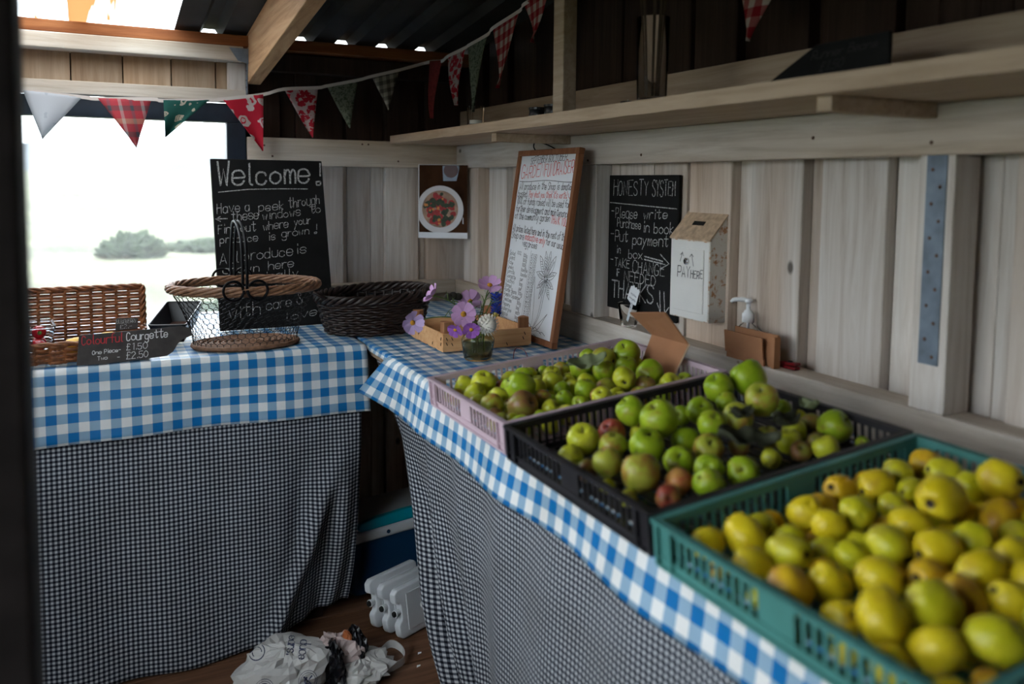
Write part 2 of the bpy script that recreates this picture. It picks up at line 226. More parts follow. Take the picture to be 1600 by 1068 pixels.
# ------------------------------------------------------------------ mesh helpers
class MB:
    def __init__(s): s.v = []; s.f = []; s.uv = []
    def quad(s, a, b, c, d):
        i = len(s.v); s.v += [tuple(a), tuple(b), tuple(c), tuple(d)]; s.f.append((i, i+1, i+2, i+3)); return s
    def hexa(s, p):          # p: 8 points, bottom 4 ccw then top 4
        i = len(s.v); s.v += [tuple(x) for x in p]
        for q in ((3, 2, 1, 0), (4, 5, 6, 7), (0, 1, 5, 4), (1, 2, 6, 5), (2, 3, 7, 6), (3, 0, 4, 7)): s.f.append(tuple(i+k for k in q))
        return s
    def box(s, x0, x1, y0, y1, z0, z1, mat=None):
        p = [Vector(q) for q in ((x0, y0, z0), (x1, y0, z0), (x1, y1, z0), (x0, y1, z0), (x0, y0, z1), (x1, y0, z1), (x1, y1, z1), (x0, y1, z1))]
        if mat: p = [mat @ q for q in p]
        return s.hexa(p)
    def prism(s, pts, d):    # polygon (3d points) extruded by d
        i = len(s.v); n = len(pts); d = Vector(d); s.v += [tuple(p) for p in pts] + [tuple(Vector(p)+d) for p in pts]
        s.f.append(tuple(range(i, i+n))[::-1]); s.f.append(tuple(range(i+n, i+2*n)))
        for k in range(n): s.f.append((i+k, i+(k+1) % n, i+n+(k+1) % n, i+n+k))
        return s
    def tube(s, pts, r, n=6, closed=False, cap=True):
        pts = [Vector(p) for p in pts]; m = len(pts); rr = r if isinstance(r, (list, tuple)) else [r]*m
        i0 = len(s.v); up = None
        for k in range(m):
            a = pts[(k-1) % m] if (closed or k > 0) else pts[k]; b = pts[(k+1) % m] if (closed or k < m-1) else pts[k]
            tdir = (b-a)
            tdir = tdir.normalized() if tdir.length > 1e-9 else Vector((0, 0, 1))
            if up is None: up = tdir.orthogonal().normalized()
            up = up - tdir*up.dot(tdir); up = up.normalized() if up.length > 1e-6 else tdir.orthogonal().normalized()
            sd = tdir.cross(up)
            for j in range(n):
                a_ = 2*PI*j/n; s.v.append(tuple(pts[k] + (up*math.cos(a_) + sd*math.sin(a_))*rr[k]))
        for k in range(m if closed else m-1):
            k2 = (k+1) % m
            for j in range(n):
                j2 = (j+1) % n; s.f.append((i0+k*n+j, i0+k*n+j2, i0+k2*n+j2, i0+k2*n+j))
        if cap and not closed:
            s.f.append(tuple(range(i0, i0+n))[::-1]); s.f.append(tuple(range(i0+(m-1)*n, i0+m*n)))
        return s
    def lathe(s, prof, n=20, c=(0, 0, 0), ax=1, ay=1):
        i0 = len(s.v); m = len(prof)
        for r, z in prof:
            for j in range(n):
                a = 2*PI*j/n; s.v.append((c[0]+r*ax*math.cos(a), c[1]+r*ay*math.sin(a), c[2]+z))
        for k in range(m-1):
            for j in range(n):
                j2 = (j+1) % n; s.f.append((i0+k*n+j, i0+k*n+j2, i0+(k+1)*n+j2, i0+(k+1)*n+j))
        if prof[0][0] > 1e-6: s.f.append(tuple(range(i0, i0+n))[::-1])
        if prof[-1][0] > 1e-6: s.f.append(tuple(range(i0+(m-1)*n, i0+m*n)))
        return s
    def sphere(s, c, r, nu=12, nv=8, sc=(1, 1, 1)):
        i0 = len(s.v)
        for k in range(nv+1):
            ph = PI*k/nv
            for j in range(nu):
                a = 2*PI*j/nu; s.v.append((c[0]+r*sc[0]*math.sin(ph)*math.cos(a), c[1]+r*sc[1]*math.sin(ph)*math.sin(a), c[2]-r*sc[2]*math.cos(ph)))
        for k in range(nv):
            for j in range(nu):
                j2 = (j+1) % nu; s.f.append((i0+k*nu+j, i0+k*nu+j2, i0+(k+1)*nu+j2, i0+(k+1)*nu+j))
        return s
    def ribbon(s, pts, w, nrm=(0, -1, 0)):   # flat stroke in a plane
        nrm = Vector(nrm); pts = [Vector(p) for p in pts]; m = len(pts); i0 = len(s.v)
        for k in range(m):
            a = pts[max(k-1, 0)]; b = pts[min(k+1, m-1)]; d = b-a
            d = d.normalized() if d.length > 1e-9 else Vector((1, 0, 0))
            e = d.cross(nrm)*w/2
            ext = -d*w/2 if k == 0 else d*w/2 if k == m-1 else Vector()
            s.v += [tuple(pts[k]+e+ext), tuple(pts[k]-e+ext)]
        for k in range(m-1): s.f.append((i0+2*k, i0+2*k+2, i0+2*k+3, i0+2*k+1))
        return s
    def disc(s, c, r, n=20, nrm=(0, -1, 0), ry=None, rot=0):
        nrm = Vector(nrm).normalized(); a = nrm.orthogonal().normalized() if abs(nrm.y) < .9 else Vector((1, 0, 0)); b = nrm.cross(a); c = Vector(c)
        i0 = len(s.v); ry = ry or r
        for j in range(n):
            th = 2*PI*j/n; x, y = r*math.cos(th), ry*math.sin(th); x, y = x*math.cos(rot)-y*math.sin(rot), x*math.sin(rot)+y*math.cos(rot)
            s.v.append(tuple(c+a*x+b*y))
        s.f.append(tuple(range(i0, i0+n))); return s
    def grid(s, fn, nu, nv, uvfn=None):
        i0 = len(s.v)
        for i in range(nu+1):
            for j in range(nv+1): s.v.append(tuple(fn(i/nu, j/nv)))
        for i in range(nu):
            for j in range(nv):
                q = (i0+i*(nv+1)+j, i0+(i+1)*(nv+1)+j, i0+(i+1)*(nv+1)+j+1, i0+i*(nv+1)+j+1); s.f.append(q)
                if uvfn: s.uv.append([uvfn(i/nu, j/nv), uvfn((i+1)/nu, j/nv), uvfn((i+1)/nu, (j+1)/nv), uvfn(i/nu, (j+1)/nv)])
        return s
    def mesh(s, name, mat, smooth=False, fix=True):
        me = bpy.data.meshes.new(name); me.from_pydata(s.v, [], s.f)
        if s.uv:
            l = me.uv_layers.new(name='UVMap')
            for p, us in zip(me.polygons, s.uv):
                for li, u in zip(p.loop_indices, us): l.data[li].uv = u
        if fix:
            bm = bmesh.new(); bm.from_mesh(me); bmesh.ops.recalc_face_normals(bm, faces=bm.faces); bm.to_mesh(me); bm.free()
        if mat: me.materials.append(MATS[mat])
        if smooth: me.polygons.foreach_set('use_smooth', [True]*len(me.polygons))
        me.update(); return me
    def build(s, name, mat, parent=None, smooth=False, fix=True):
        o = bpy.data.objects.new(name, s.mesh(name, mat, smooth, fix)); COL.objects.link(o)
        if parent is not None: o.parent = parent
        return o
def empty(name, loc=(0, 0, 0), rot=(0, 0, 0)):
    o = bpy.data.objects.new(name, None); o.empty_display_size = .05; COL.objects.link(o); o.location = loc; o.rotation_euler = rot; return o
def tag(o, label, cat, group=None):
    o['label'] = label; o['category'] = cat
    if group: o['group'] = group
    return o
def thing(name, label, cat, loc=(0, 0, 0), rot=(0, 0, 0), group=None): return tag(empty(name, loc, rot), label, cat, group)
def structure(o): o['kind'] = 'structure'; return o
def bevel(o, w, seg=2):
    md = o.modifiers.new('bevel', 'BEVEL'); md.width = w; md.segments = seg; md.limit_method = 'ANGLE'; return o
def solid(o, th, off=0):
    md = o.modifiers.new('thickness', 'SOLIDIFY'); md.thickness = th; md.offset = off; return o
def inst(src, parent=None, loc=None, rot=None, scale=None):
    o = src.copy(); COL.objects.link(o); o.parent = parent
    if loc is not None: o.location = loc
    if rot is not None: o.rotation_euler = rot
    if scale is not None: o.scale = scale
    return o
def smooth_path(p, n=8, closed=False):
    p = [Vector(q) for q in p]; m = len(p); out = []
    for k in range(m if closed else m-1):
        a = p[(k-1) % m] if closed else p[max(k-1, 0)]; b = p[k]; c = p[(k+1) % m]; d = p[(k+2) % m] if closed else p[min(k+2, m-1)]
        for i in range(n):
            t_ = i/n; out.append(.5*((2*b)+(c-a)*t_+(2*a-5*b+4*c-d)*t_*t_+(-a+3*b-3*c+d)*t_**3))
    if not closed: out.append(p[-1])
    return out

# ------------------------------------------------------------------ single-stroke handwriting
G = {'A': '00 27 40|12 32', 'B': '07 00|~07 37 36 34 04|~04 34 43 41 30 00', 'C': '~46 37 17 05 02 10 30 41', 'D': '07 00|~07 27 45 42 20 00', 'E': '47 07 00 40|04 34', 'F': '47 07 00|04 34',
     'G': '~46 37 17 05 02 10 30 41 43|43 23', 'H': '07 00|47 40|04 44', 'I': '17 10', 'K': '07 00|47 03 40', 'L': '07 00 40', 'M': '00 07 23 47 40', 'N': '00 07 40 47', 'O': '~17 05 02 10 30 42 45 37 17', 'P': '07 00|~07 37 46 44 33 03',
     'R': '07 00|~07 37 46 44 33 03|23 40', 'S': '~46 37 17 06 05 14 33 42 41 30 10 01', 'T': '07 47|27 20', 'U': '~07 02 10 30 42 47', 'V': '07 20 47', 'W': '07 10 25 30 47', 'X': '07 40|47 00', 'Y': '07 24 47|24 20', 'Z': '07 47 00 40',
     'a': '~43 34 14 03 01 10 30 42|44 40', 'b': '07 00|~03 14 34 43 41 30 10 01', 'c': '~43 34 14 03 01 10 30 41', 'd': '~43 34 14 03 01 10 30 41|47 40', 'e': '~02 42 43 34 14 03 01 10 30 41', 'f': '~47 37 26 25 20|04 44', 'g': '~43 34 14 03 01 10 30 41|~44 40 4b 3c 1c 0b',
     'h': '07 00|~02 14 34 43 40', 'i': '14 10|16 17', 'j': '~24 2b 1c 0c|26 27', 'k': '07 00|34 02 30', 'l': '~17 11 20', 'm': '04 00|~02 14 23 20|~22 34 43 40', 'n': '04 00|~02 14 34 43 40', 'o': '~24 03 01 20 41 43 24', 'p': '04 0c|~03 14 34 43 41 30 10 01', 'q': '~43 34 14 03 01 10 30 41|44 4c',
     'r': '04 00|~02 14 34', 's': '~43 34 14 03 12 32 41 30 10 01', 't': '~27 21 30 41|05 45', 'u': '~04 01 10 30 41|44 40', 'v': '04 20 44', 'w': '04 10 23 30 44', 'x': '04 40|44 00', 'y': '04 20|44 0c', 'z': '04 44 00 40',
     '0': '~27 05 02 20 42 45 27', '1': '16 27 20', '2': '~06 17 37 45 23 00|00 40', '3': '~06 17 37 45 24 42 30 10 01', '5': '47 07 04|~04 34 43 41 30 10 01', '4': '30 37 02 42', '6': '~37 13 01 20 41 33 12', '8': '~24 06 27 46 24 02 20 42 24', '7': '07 47 10', '9': '~45 27 05 24 45 20',
     '£': '~46 37 17 16 12 00|00 40|04 34', '!': '17 13|~01 00 10 11 01', '.': '10 11', '-': '03 33', ',': '11 0b', "'": '17 15', ':': '10 11|13 14', '&': '~41 16 27 36 03 01 10 30 43', '%': '47 00|~07 06 16 17 07|~41 40 30 31 41', '+': '23 21|12 32', '*': '13 23', ')': '~07 25 22 00', '/': '00 47', ' ': ''}
YC = {c: i for i, c in enumerate('0123456789')}; YC.update({'a': -1, 'b': -2, 'c': -3})
def glyph(ch):
    st = []; w = 0
    for s in G.get(ch, '').split('|'):
        if not s: continue
        sm = s[0] == '~'; q = [(int(p[0]), YC[p[1]]) for p in s.lstrip('~').split()]
        w = max(w, max(p[0] for p in q)); pts = [Vector((x, 0, y)) for x, y in q]
        st.append(smooth_path(pts, 4) if sm else pts)
    if ch == ' ': w = 2
    return st, w
def line_of(text, x0, x1, z0, z1, cap, jit=.25, slant=.05):
    """strokes of one handwritten line from x0 to x1 on baseline z0..z1, capital height cap"""
    rnd = random.Random(text); cur = 0; raw = []
    for ch in text:
        st, w = glyph(ch); dz = rnd.uniform(-jit, jit); sc = 1+rnd.uniform(-.1, .1)
        for s in st: raw.append([Vector((cur+p.x*sc+p.z*slant+rnd.uniform(-jit, jit)*.3, 0, p.z*sc+dz)) for p in s])
        cur += w+1.5
    k = (x1-x0)/max(cur-1.5, 1)
    return [[Vector((x0+p.x*k, 0, z0+(z1-z0)*(p.x/max(cur, 1))+p.z*cap/7)) for p in s] for s in raw]
def write(parent, lines, w, mat, y=-.0008, name='lettering', extra=()):
    for l in lines:
        mb = MB()
        for s in line_of(*l[:6], **(l[7] if len(l) > 7 else {})): mb.ribbon([(p.x, y, p.z) for p in s], l[6] if len(l) > 6 else w)
        mb.build(name, mat, parent, fix=False)
    for pts in extra: MB().ribbon([(p[0], y, p[1]) for p in pts], w).build('drawn_line', mat, parent, fix=False)

# ================================================================== THE SHED
XL, YF, XC, YC_ = -.75, -.6, 1.43, 3.31         # left wall, front wall, right cladding, back cladding
def roof_z(y): return 1.897+.12*(3.3-y)
# floor of boards
fl = structure(MB().box(XL-.06, XC+.08, YF-.06, YC_+.08, -.06, -.022).build('floor', 'floor_wood'))
y = YF-.05
while y < YC_+.05:
    w = .118+random.uniform(-.006, .006)
    xs = [XL-.05]+sorted(random.uniform(-.4, 1.2) for _ in range(1))+[XC+.06]
    for a, b_ in zip(xs, xs[1:]): bevel(MB().box(a+.0015, b_-.0015, y+.0025, y+w-.0025, -.022, random.uniform(-.002, .001)).build('plank', 'floor_wood', fl), .002, 1)
    y += w
# right wall: vertical cladding boards of uneven depth
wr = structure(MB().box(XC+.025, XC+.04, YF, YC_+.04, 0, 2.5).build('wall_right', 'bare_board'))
edges = [3.35, 3.13, 3.07, 2.90, 2.84, 2.66, 2.48, 2.41, 2.28, 2.12, 1.95, 1.80, 1.785, 1.62, 1.552, 1.385, 1.335, 1.163, 1.085, 1.0, .94, .90, .75, .69, .52, .45, .28, .21, .03, -.04, -.2, -.27, -.45, -.6]
for k, (a, b_) in enumerate(zip(edges, edges[1:])):
    proud = (a-b_) > .09; x0 = XC-.010 if proud else XC+.016
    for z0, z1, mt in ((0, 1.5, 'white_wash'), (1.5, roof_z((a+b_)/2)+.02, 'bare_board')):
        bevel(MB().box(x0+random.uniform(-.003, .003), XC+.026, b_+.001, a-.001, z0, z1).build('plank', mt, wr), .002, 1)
# back wall
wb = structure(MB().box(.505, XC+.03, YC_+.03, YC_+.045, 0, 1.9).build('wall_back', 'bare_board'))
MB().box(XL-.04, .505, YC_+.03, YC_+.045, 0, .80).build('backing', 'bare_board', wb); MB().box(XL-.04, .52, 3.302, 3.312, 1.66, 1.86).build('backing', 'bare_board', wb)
ex = [.505, .64, .70, .885, .905, 1.005, 1.06, 1.205, 1.24, 1.46]
for k, (a, b_) in enumerate(zip(ex, ex[1:])):
    proud = (b_-a) > .12; y0 = YC_-.012 if proud else YC_+.012
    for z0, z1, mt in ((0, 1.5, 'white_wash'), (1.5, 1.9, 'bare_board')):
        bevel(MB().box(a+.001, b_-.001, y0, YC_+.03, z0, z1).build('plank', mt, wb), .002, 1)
xs = [XL, -.55, -.39, -.232, -.071, .092, .25, .402, .45, .52]
for a, b_ in zip(xs, xs[1:]): bevel(MB().box(a+.002, b_-.002, 3.265+random.uniform(0, .004), 3.30, 1.66, 1.86).build('plank', 'pale_board', wb), .002, 1)
for a, b_ in zip(xs[:-1], xs[1:]): bevel(MB().box(a+.002, b_-.002, YC_, YC_+.03, 0, .80).build('plank', 'white_wash', wb), .002, 1)
# left wall with two side windows, front wall behind the photographer
wl = structure(MB().box(XL-.05, XL-.035, YF, YC_+.04, 0, .70).box(XL-.05, XL-.035, YF, .12, .70, 1.86).box(XL-.05, XL-.035, 1.74, YC_+.04, .70, 1.86).build('wall_left', 'bare_board'))  # unseen left and front walls: boards coloured dark to cut bounced light
def cl(parent, x0, x1, y0, y1, z0, z1, mt='pale_board'): bevel(MB().box(x0, x1, y0, y1, z0, z1).build('plank', mt, parent), .002, 1)
y = YF
while y < 3.34:
    y2 = min(y+.16, 3.35)
    mid = (y+y2)/2
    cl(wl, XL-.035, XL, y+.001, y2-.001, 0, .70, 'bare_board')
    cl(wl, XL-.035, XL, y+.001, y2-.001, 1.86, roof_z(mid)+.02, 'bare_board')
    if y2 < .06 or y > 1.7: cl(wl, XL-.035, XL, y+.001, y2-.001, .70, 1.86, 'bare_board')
    y = y2
wf = structure(MB().box(XL-.04, XC+.04, YF-.05, YF-.035, 0, 2.45).build('wall_front', 'bare_board'))
x = XL
while x < XC:
    cl(wf, x+.001, min(x+.16, XC)-.001, YF-.035, YF, 0, 2.4, 'bare_board'); x += .16
def window(name, M_, w, h, bars):      # local: x across, z up, y out
    o = structure(empty(name)); o.matrix_world = M_
    f = .07
    for a, b_, c, d in ((0, w, h-f, h), (0, w, 0, f), (0, f, f, h-f), (w-f, w, f, h-f)): bevel(MB().box(a, b_, 0, .06, c, d).build('frame', 'navy_frame', o), .004)
    for bx in bars: MB().box(bx-.02, bx+.02, .01, .05, f, h-f).build('mullion', 'navy_frame', o)
    gx = [f]+list(bars)+[w-f]
    for a, b_ in zip(gx, gx[1:]): MB().box(a-.005, b_+.005, .028, .032, f-.005, h-f+.005).build('pane', 'window_glass', o)
    return o
window('window_1', Matrix.Translation((-.56, 3.25, .80)), 1.065, .85, [])
window('window_2', Matrix.Translation((XL-.005, .12, .70)) @ Matrix.Rotation(PI/2, 4, 'Z'), 1.62, 1.16, [.81])
# rails, plates, studs
def trim(n, x0, x1, y0, y1, z0, z1, mt, bw=.003): return bevel(structure(MB().box(x0, x1, y0, y1, z0, z1).build('trim_%d' % n, mt)), bw)
t1 = trim(1, .508, 1.36, 3.25, 3.30, 1.425, 1.53, 'white_wash_x')         # back upper rail
t2 = trim(2, 1.355, 1.405, YF, 3.25, 1.427, 1.519, 'white_wash_y')        # right upper rail
t3 = trim(3, 1.355, 1.43, YF, 3.26, .86, .957, 'white_wash_y')            # right ledge
t4 = trim(4, XL, 1.354, 3.25, 3.31, .70, .795, 'white_wash_x')
t5 = trim(5, .55, 1.354, 3.25, 3.306, .902, .957, 'white_wash_x')         # back ledge
t6 = trim(6, 1.37, 1.43, YF, 3.25, 1.557, 1.662, 'shelf_wood')          # rail behind the shelf
t7 = trim(7, XL, .49, 3.19, 3.30, 1.80, 1.852, 'white_wash_x')            # top plate over the window
t8 = trim(8, XL, .505, 3.235, 3.30, 1.655, 1.70, 'white_wash_x')          # head board over the window
t9 = trim(9, XL, XC, 3.195, 3.30, 1.853, 1.893, 'batten_wood')            # batten under the roof
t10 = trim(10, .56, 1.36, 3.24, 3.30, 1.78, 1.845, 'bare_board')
t11 = trim(11, .44, .506, 3.24, 3.262, 1.66, 1.80, 'white_wash')
for x, z in ((.57, 1.50), (.95, 1.515), (.975, 1.515), (.60, 1.46), (1.1, 1.45)): MB().lathe([(.004, 0), (.003, .002)], 8).build('nail', 'nail', t1).matrix_world = Matrix.Translation((x, 3.25, z)) @ Matrix.Rotation(PI/2, 4, 'X')
for y_, z in ((1.92, 1.45), (1.3, 1.47), (1.02, 1.45), (2.2, 1.44)): MB().lathe([(.004, 0), (.003, .002)], 8).build('nail', 'nail', t2).matrix_world = Matrix.Translation((1.355, y_, z)) @ Matrix.Rotation(-PI/2, 4, 'Y')
st = trim(12, 1.358, 1.428, .972, 1.045, .957, 1.427, 'white_wash')       # stud with strap
sp_ = MB().box(1.3555, 1.358, .987, 1.027, 1.045, 1.427).build('metal_strap', 'galvanised', st)
for k in range(12): MB().lathe([(.0035, 0), (.002, .0015)], 8).build('nail', 'nail', sp_).matrix_world = Matrix.Translation((1.3555, 1.015 if k % 2 else .999, 1.06+k*.031)) @ Matrix.Rotation(-PI/2, 4, 'Y')
trim(13, 1.362, 1.419, 2.162, 2.30, .957, 1.427, 'white_wash')
trim(14, 1.37, 1.428, 3.06, 3.20, .957, 1.427, 'white_wash')
trim(15, -.16, -.058, .80, .90, 0, roof_z(.8)+.01, 'dark_post', .004)      # dark door post beside the photographer
# roof: box-profile sheets on rafters
def profile(x0, x1):
    pts = []; x = x0
    while x < x1:
        for dx, z in ((0, 0), (.085, 0), (.105, .03), (.145, .03), (.165, 0)):
            if x+dx <= x1+1e-6: pts.append((x+dx, z))
        x += .165
    return pts
ce = structure(MB().box(XL, XC, YF-.2, YF-.17, roof_z(YF)+.04, roof_z(YF)+.08).build('ceiling', 'rafter_wood'))
def sheet(x0, x1, mt, ya=YF-.25, yb=3.315):
    pr = profile(x0, x1); mb = MB()
    for (xa, za), (xb, zb) in zip(pr, pr[1:]):
        if xb-xa < 1e-6: continue
        mb.quad((xa, ya, roof_z(ya)+za), (xb, ya, roof_z(ya)+zb), (xb, yb, roof_z(yb)+zb), (xa, yb, roof_z(yb)+za))
    return mb.build('roof_sheet', mt, ce)
solid(sheet(.262, 1.60, 'roof_metal'), .0015); sheet(-.728, .262, 'roof_clear', 2.3); solid(sheet(-.893, -.728, 'roof_metal'), .0015); solid(sheet(-.728, .262, 'roof_metal', yb=2.35), .0015)
def rafter(x0, x1):
    d = .18; p = []
    for y_ in (YF-.1, 3.245):
        p.append([(x0, y_, roof_z(y_)-d), (x1, y_, roof_z(y_)-d), (x1, y_, roof_z(y_)-.004), (x0, y_, roof_z(y_)-.004)])
    o = MB().hexa([p[0][0], p[0][1], p[0][2], p[0][3], p[1][0], p[1][1], p[1][2], p[1][3]]).build('rafter', 'rafter_wood', ce); return bevel(o, .003)
rf = rafter(.508, .558); rafter(-.34, -.29)
for y_ in (2.3, 1.3, .3):
    z = roof_z(y_); MB().hexa([(XL, y_, z-.05), (XC, y_, z-.05), (XC, y_+.05, z-.056), (XL, y_+.05, z-.056), (XL, y_, z-.002), (XC, y_, z-.002), (XC, y_+.05, z-.008), (XL, y_+.05, z-.008)]).build('purlin', 'rafter_wood', ce)
hg = MB().prism([(.507, 3.19, 1.84), (.507, 3.245, 1.84), (.507, 3.245, 1.69), (.507, 3.235, 1.665), (.507, 3.215, 1.69), (.507, 3.205, 1.76)], (-.002, 0, 0)).prism([(.44, 3.188, 1.845), (.507, 3.188, 1.845), (.507, 3.188, 1.79), (.47, 3.188, 1.80)], (0, -.002, 0)).build('joist_hanger', 'galvanised', rf)
for z in (1.71, 1.735, 1.77, 1.80): MB().lathe([(.004, 0), (.003, .001)], 8).build('nail', 'slot_black', hg).matrix_world = Matrix.Translation((.5045, 3.225, z)) @ Matrix.Rotation(-PI/2, 4, 'Y')
# ---------------- outdoors
def gh(x, y):
    d = math.hypot(x, y-3.3); z = -.35+.03*min(d, 45)
    z += .25*noise.noise(Vector((x*.12, y*.12, 0)))*min(1, d/6)
    return z + max(0, d-45)*.012*(1+.5*noise.noise(Vector((x*.012, y*.012, 3))))
pol = MB(); nr, na = 46, 60
pol.grid(lambda u, v: (lambda r, a: (r*math.sin(a), 3.3+r*math.cos(a), gh(r*math.sin(a), 3.3+r*math.cos(a)) if r > 4 else -.40))(.1+(u**2.2)*160, v*2*PI), nr, na)
structure(pol.build('ground', 'grass', smooth=True))
def ridge(name, d, h, seed, zb):
    mb = MB(); pts = 80
    def fn(u, v):
        a = math.radians(-80+160*u); x, yy = d*math.sin(a), d*math.cos(a)
        return (x, yy+v*60*0, zb+(h*(.55+.75*noise.noise(Vector((u*9, seed, 0)))+.12*noise.noise(Vector((u*40, seed, 0)))))*v)
    def fn2(u, v):
        a = math.radians(-80+160*u); k = 1-v*v; p = fn(u, k); q = d*(1-.25*(1-k)); return (q*math.sin(a), q*math.cos(a), p[2])
    structure(mb.grid(fn2, pts, 6).build(name, 'far_hill', smooth=True))
ridge('hill_ridge', 420, 26, 2.2, -4); ridge('hill_ridge', 260, 9, 5.1, -4)
def bush(x, y_, r, h, label):
    mb = MB(); mb.sphere((0, 0, h*.4), 1, 60, 36, (r, r*.8, h*.6))
    rnd = random.Random(x); mb.v = [tuple(Vector(v)*(1+.22*noise.noise(Vector(v)*2.3/max(r, .4)+Vector((x, 0, 0)))+.25*noise.noise(Vector(v)*7/max(r, .4))+.2*noise.noise(Vector(v)*19/max(r, .4)))) for v in mb.v]
    o = thing('bush', label, 'bush', (x, y_, gh(x, y_)-.05)); f = mb.build('foliage', 'bush', o)
    for k in range(3): MB().tube([(k*.05-.05, 0, -.05), (k*.1-.1, .03, h*.3)], .02, 5).build('stem', 'stem_brown', o)
bush(.50, 15, .50, .42, 'dark rounded bush in the misty field beyond the window')
bush(1.85, 16.2, .75, .26, 'low spreading shrub beside the dark bush beyond the window')
bush(-.60, 8.0, .28, .22, 'small bush outside the window above the wicker tray')
bush(1.0, 9.5, .32, .16, 'pale tuft of shrub outside the window near the black tray')

# ================================================================== TABLES AND CLOTHS
ZT = .868
tl_ = thing('trestle_table', 'long table along the window wall under blue gingham cloth', 'table', (0, 2.85, 0))
bevel(MB().box(XL+.005, .715, -.405, .39, ZT-.035, ZT).build('tabletop', 'pale_board', tl_), .004)
for x in (XL+.06, .58):
    for y_ in (-.30, .34): MB().box(x-.025, x+.025, y_-.025, y_+.025, 0, ZT-.035).build('leg', 'bare_board', tl_)
tr_ = thing('trestle_table', 'long table along the right wall carrying the fruit crates', 'table', (1.05, 1.4, 0))
bevel(MB().box(-.308, .303, -1.95, 1.84, ZT-.035, ZT).build('tabletop', 'pale_board', tr_), .004)
for x in (-.20, .26):
    for y_ in (-1.85, -.3, 1.78): MB().box(x-.025, x+.025, y_-.025, y_+.025, 0, ZT-.035).build('leg', 'bare_board', tr_)
tag(MB().box(1.08, 1.12, .40, 1.74, ZT+.0052, ZT+.0487).build('support_batten', 'pale_board'), 'wooden batten lying on the cloth under the raised backs of the crates', 'batten')
def nz(*a): return noise.noise(Vector(a))
# left gingham cloth
def lg(u, v):
    x = XL+.01+(.722-XL-.01)*u; L = v*.985
    if L < .78: return (x+.004*nz(x*3, L*4, 1), 3.225-L, ZT+.0035+.0006*abs(nz(x*9, L*9, 4)))
    d = L-.78; k = min(1, d/.03)
    edge = max(0, (u-.86)/.14)
    return (x+.012*edge*d/.2, 2.445-.012*math.sin(k*PI/2)-.010*(d/.2)*(1+math.sin(x*17)*.8)-.006*nz(x*5, d*8, 2)*k, ZT+.0035-max(0, d-.006)+.004*math.sin(x*6)*d/.2)
o = MB().grid(lg, 110, 70, lambda u, v: (u*1.462+.004, v*.985+.012)).build('tablecloth', 'gingham', smooth=True); solid(o, .0012, 1)
tag(o, 'blue and white gingham oilcloth on the table under the window', 'tablecloth')
# right gingham cloth: top and front flap
def rgn(y0, y1, drop, flare, off):
    def fn(u, v):
        y_ = y1+(y0-y1)*u; L = v*(.612+drop)
        if L < .612: return (1.352-L, y_+.003*nz(L*6, y_*3, 2), ZT+.0035+.0006*abs(nz(y_*8, L*8, 3)))
        d = L-.612; k = d/max(drop, .001); end = max(0, 1-(u/.09))**1.5 if flare else 0
        return (.740-(.010 if flare else .006)*math.sin(min(1, d/.02)*PI/2)-(.022*k+.008*k*math.sin(y_*14))*min(1, drop/.14)-.02*end*k, y_+flare*end*k+.002, ZT+.0035-max(0, d-.005)*(.97+.03*math.sin(y_*9)))
    return fn
o = MB().grid(rgn(-.5, 2.243, .14, .17, 0), 190, 60, lambda u, v: (u*2.743, v*.752+.02)).build('tablecloth', 'gingham', smooth=True); solid(o, .0012, 1)
tag(o, 'blue and white gingham oilcloth hanging over the edge below the fruit crates', 'tablecloth')
o = MB().grid(rgn(2.2445, 3.235, .022, 0, 0), 70, 40, lambda u, v: (u*.997+.013, v*.634+.01)).build('tablecloth', 'gingham', smooth=True); solid(o, .0012, 1)
tag(o, 'short gingham cloth piece under the flower jug and wooden crate', 'tablecloth')
# left skirt
def lsk(u, v):
    x = XL+.02+(.712-XL-.02)*u; z = (ZT-.037)*(1-v)+.006*v
    fold = .010*math.sin(x*23+1.2*math.sin(v*3))*(.25+v*.8)+.012*nz(x*3, v*2, 5)
    e = max(0, (u-.70)/.30); e2 = e*e*(3-2*e)
    g = min(1, max(0, (v-.24)/.3)); g = g*g*(3-2*g)
    y_ = 2.468-.075*v+fold*(.3+.7*g)+.10*e2*v*v + .016*math.sin(u*95+v*2)*max(0, (u-.8)/.2)*g
    diag = math.exp(-((u-(.965-.16*v*v))/.022)**2)
    y_ -= .040*diag*g
    return (x-.035*e2*v*v*v, y_, z+.05*e2*v**4)
o = MB().grid(lsk, 150, 60, lambda u, v: (u*1.47, v*.86)).build('table_skirt', 'skirt_check', smooth=True); solid(o, .0012, 0)
tag(o, 'fine dark check skirt cloth hanging to the floor under the window table', 'skirt')
def rsk(u, v):
    e = max(0, 1-u/.36); e2 = e*e*(3-2*e); y_ = 2.43-(2.43+.5)*u; z = (ZT-.037)*(1-v)+.008*v
    f = (.004+.034*e2*min(1, v*1.4))*math.sin(u*75+1.6*v+.9*math.sin(v*4))+.014*e2*math.sin(u*150-v*4)*v
    big = .030*e2*math.sin(v*5+u*16)*v
    return (.752+f+big+.10*e2*v-.03*math.exp(-((u-.42)/.13)**2)*v, y_-.36*e2*v, z+.012*math.sin(u*60)*v*e2)
o = MB().grid(rsk, 260, 60, lambda u, v: (u*2.95, v*.86)).build('table_skirt', 'skirt_check', smooth=True); solid(o, .0012, 0)
tag(o, 'fine check skirt cloth draped in folds below the fruit crates', 'skirt')

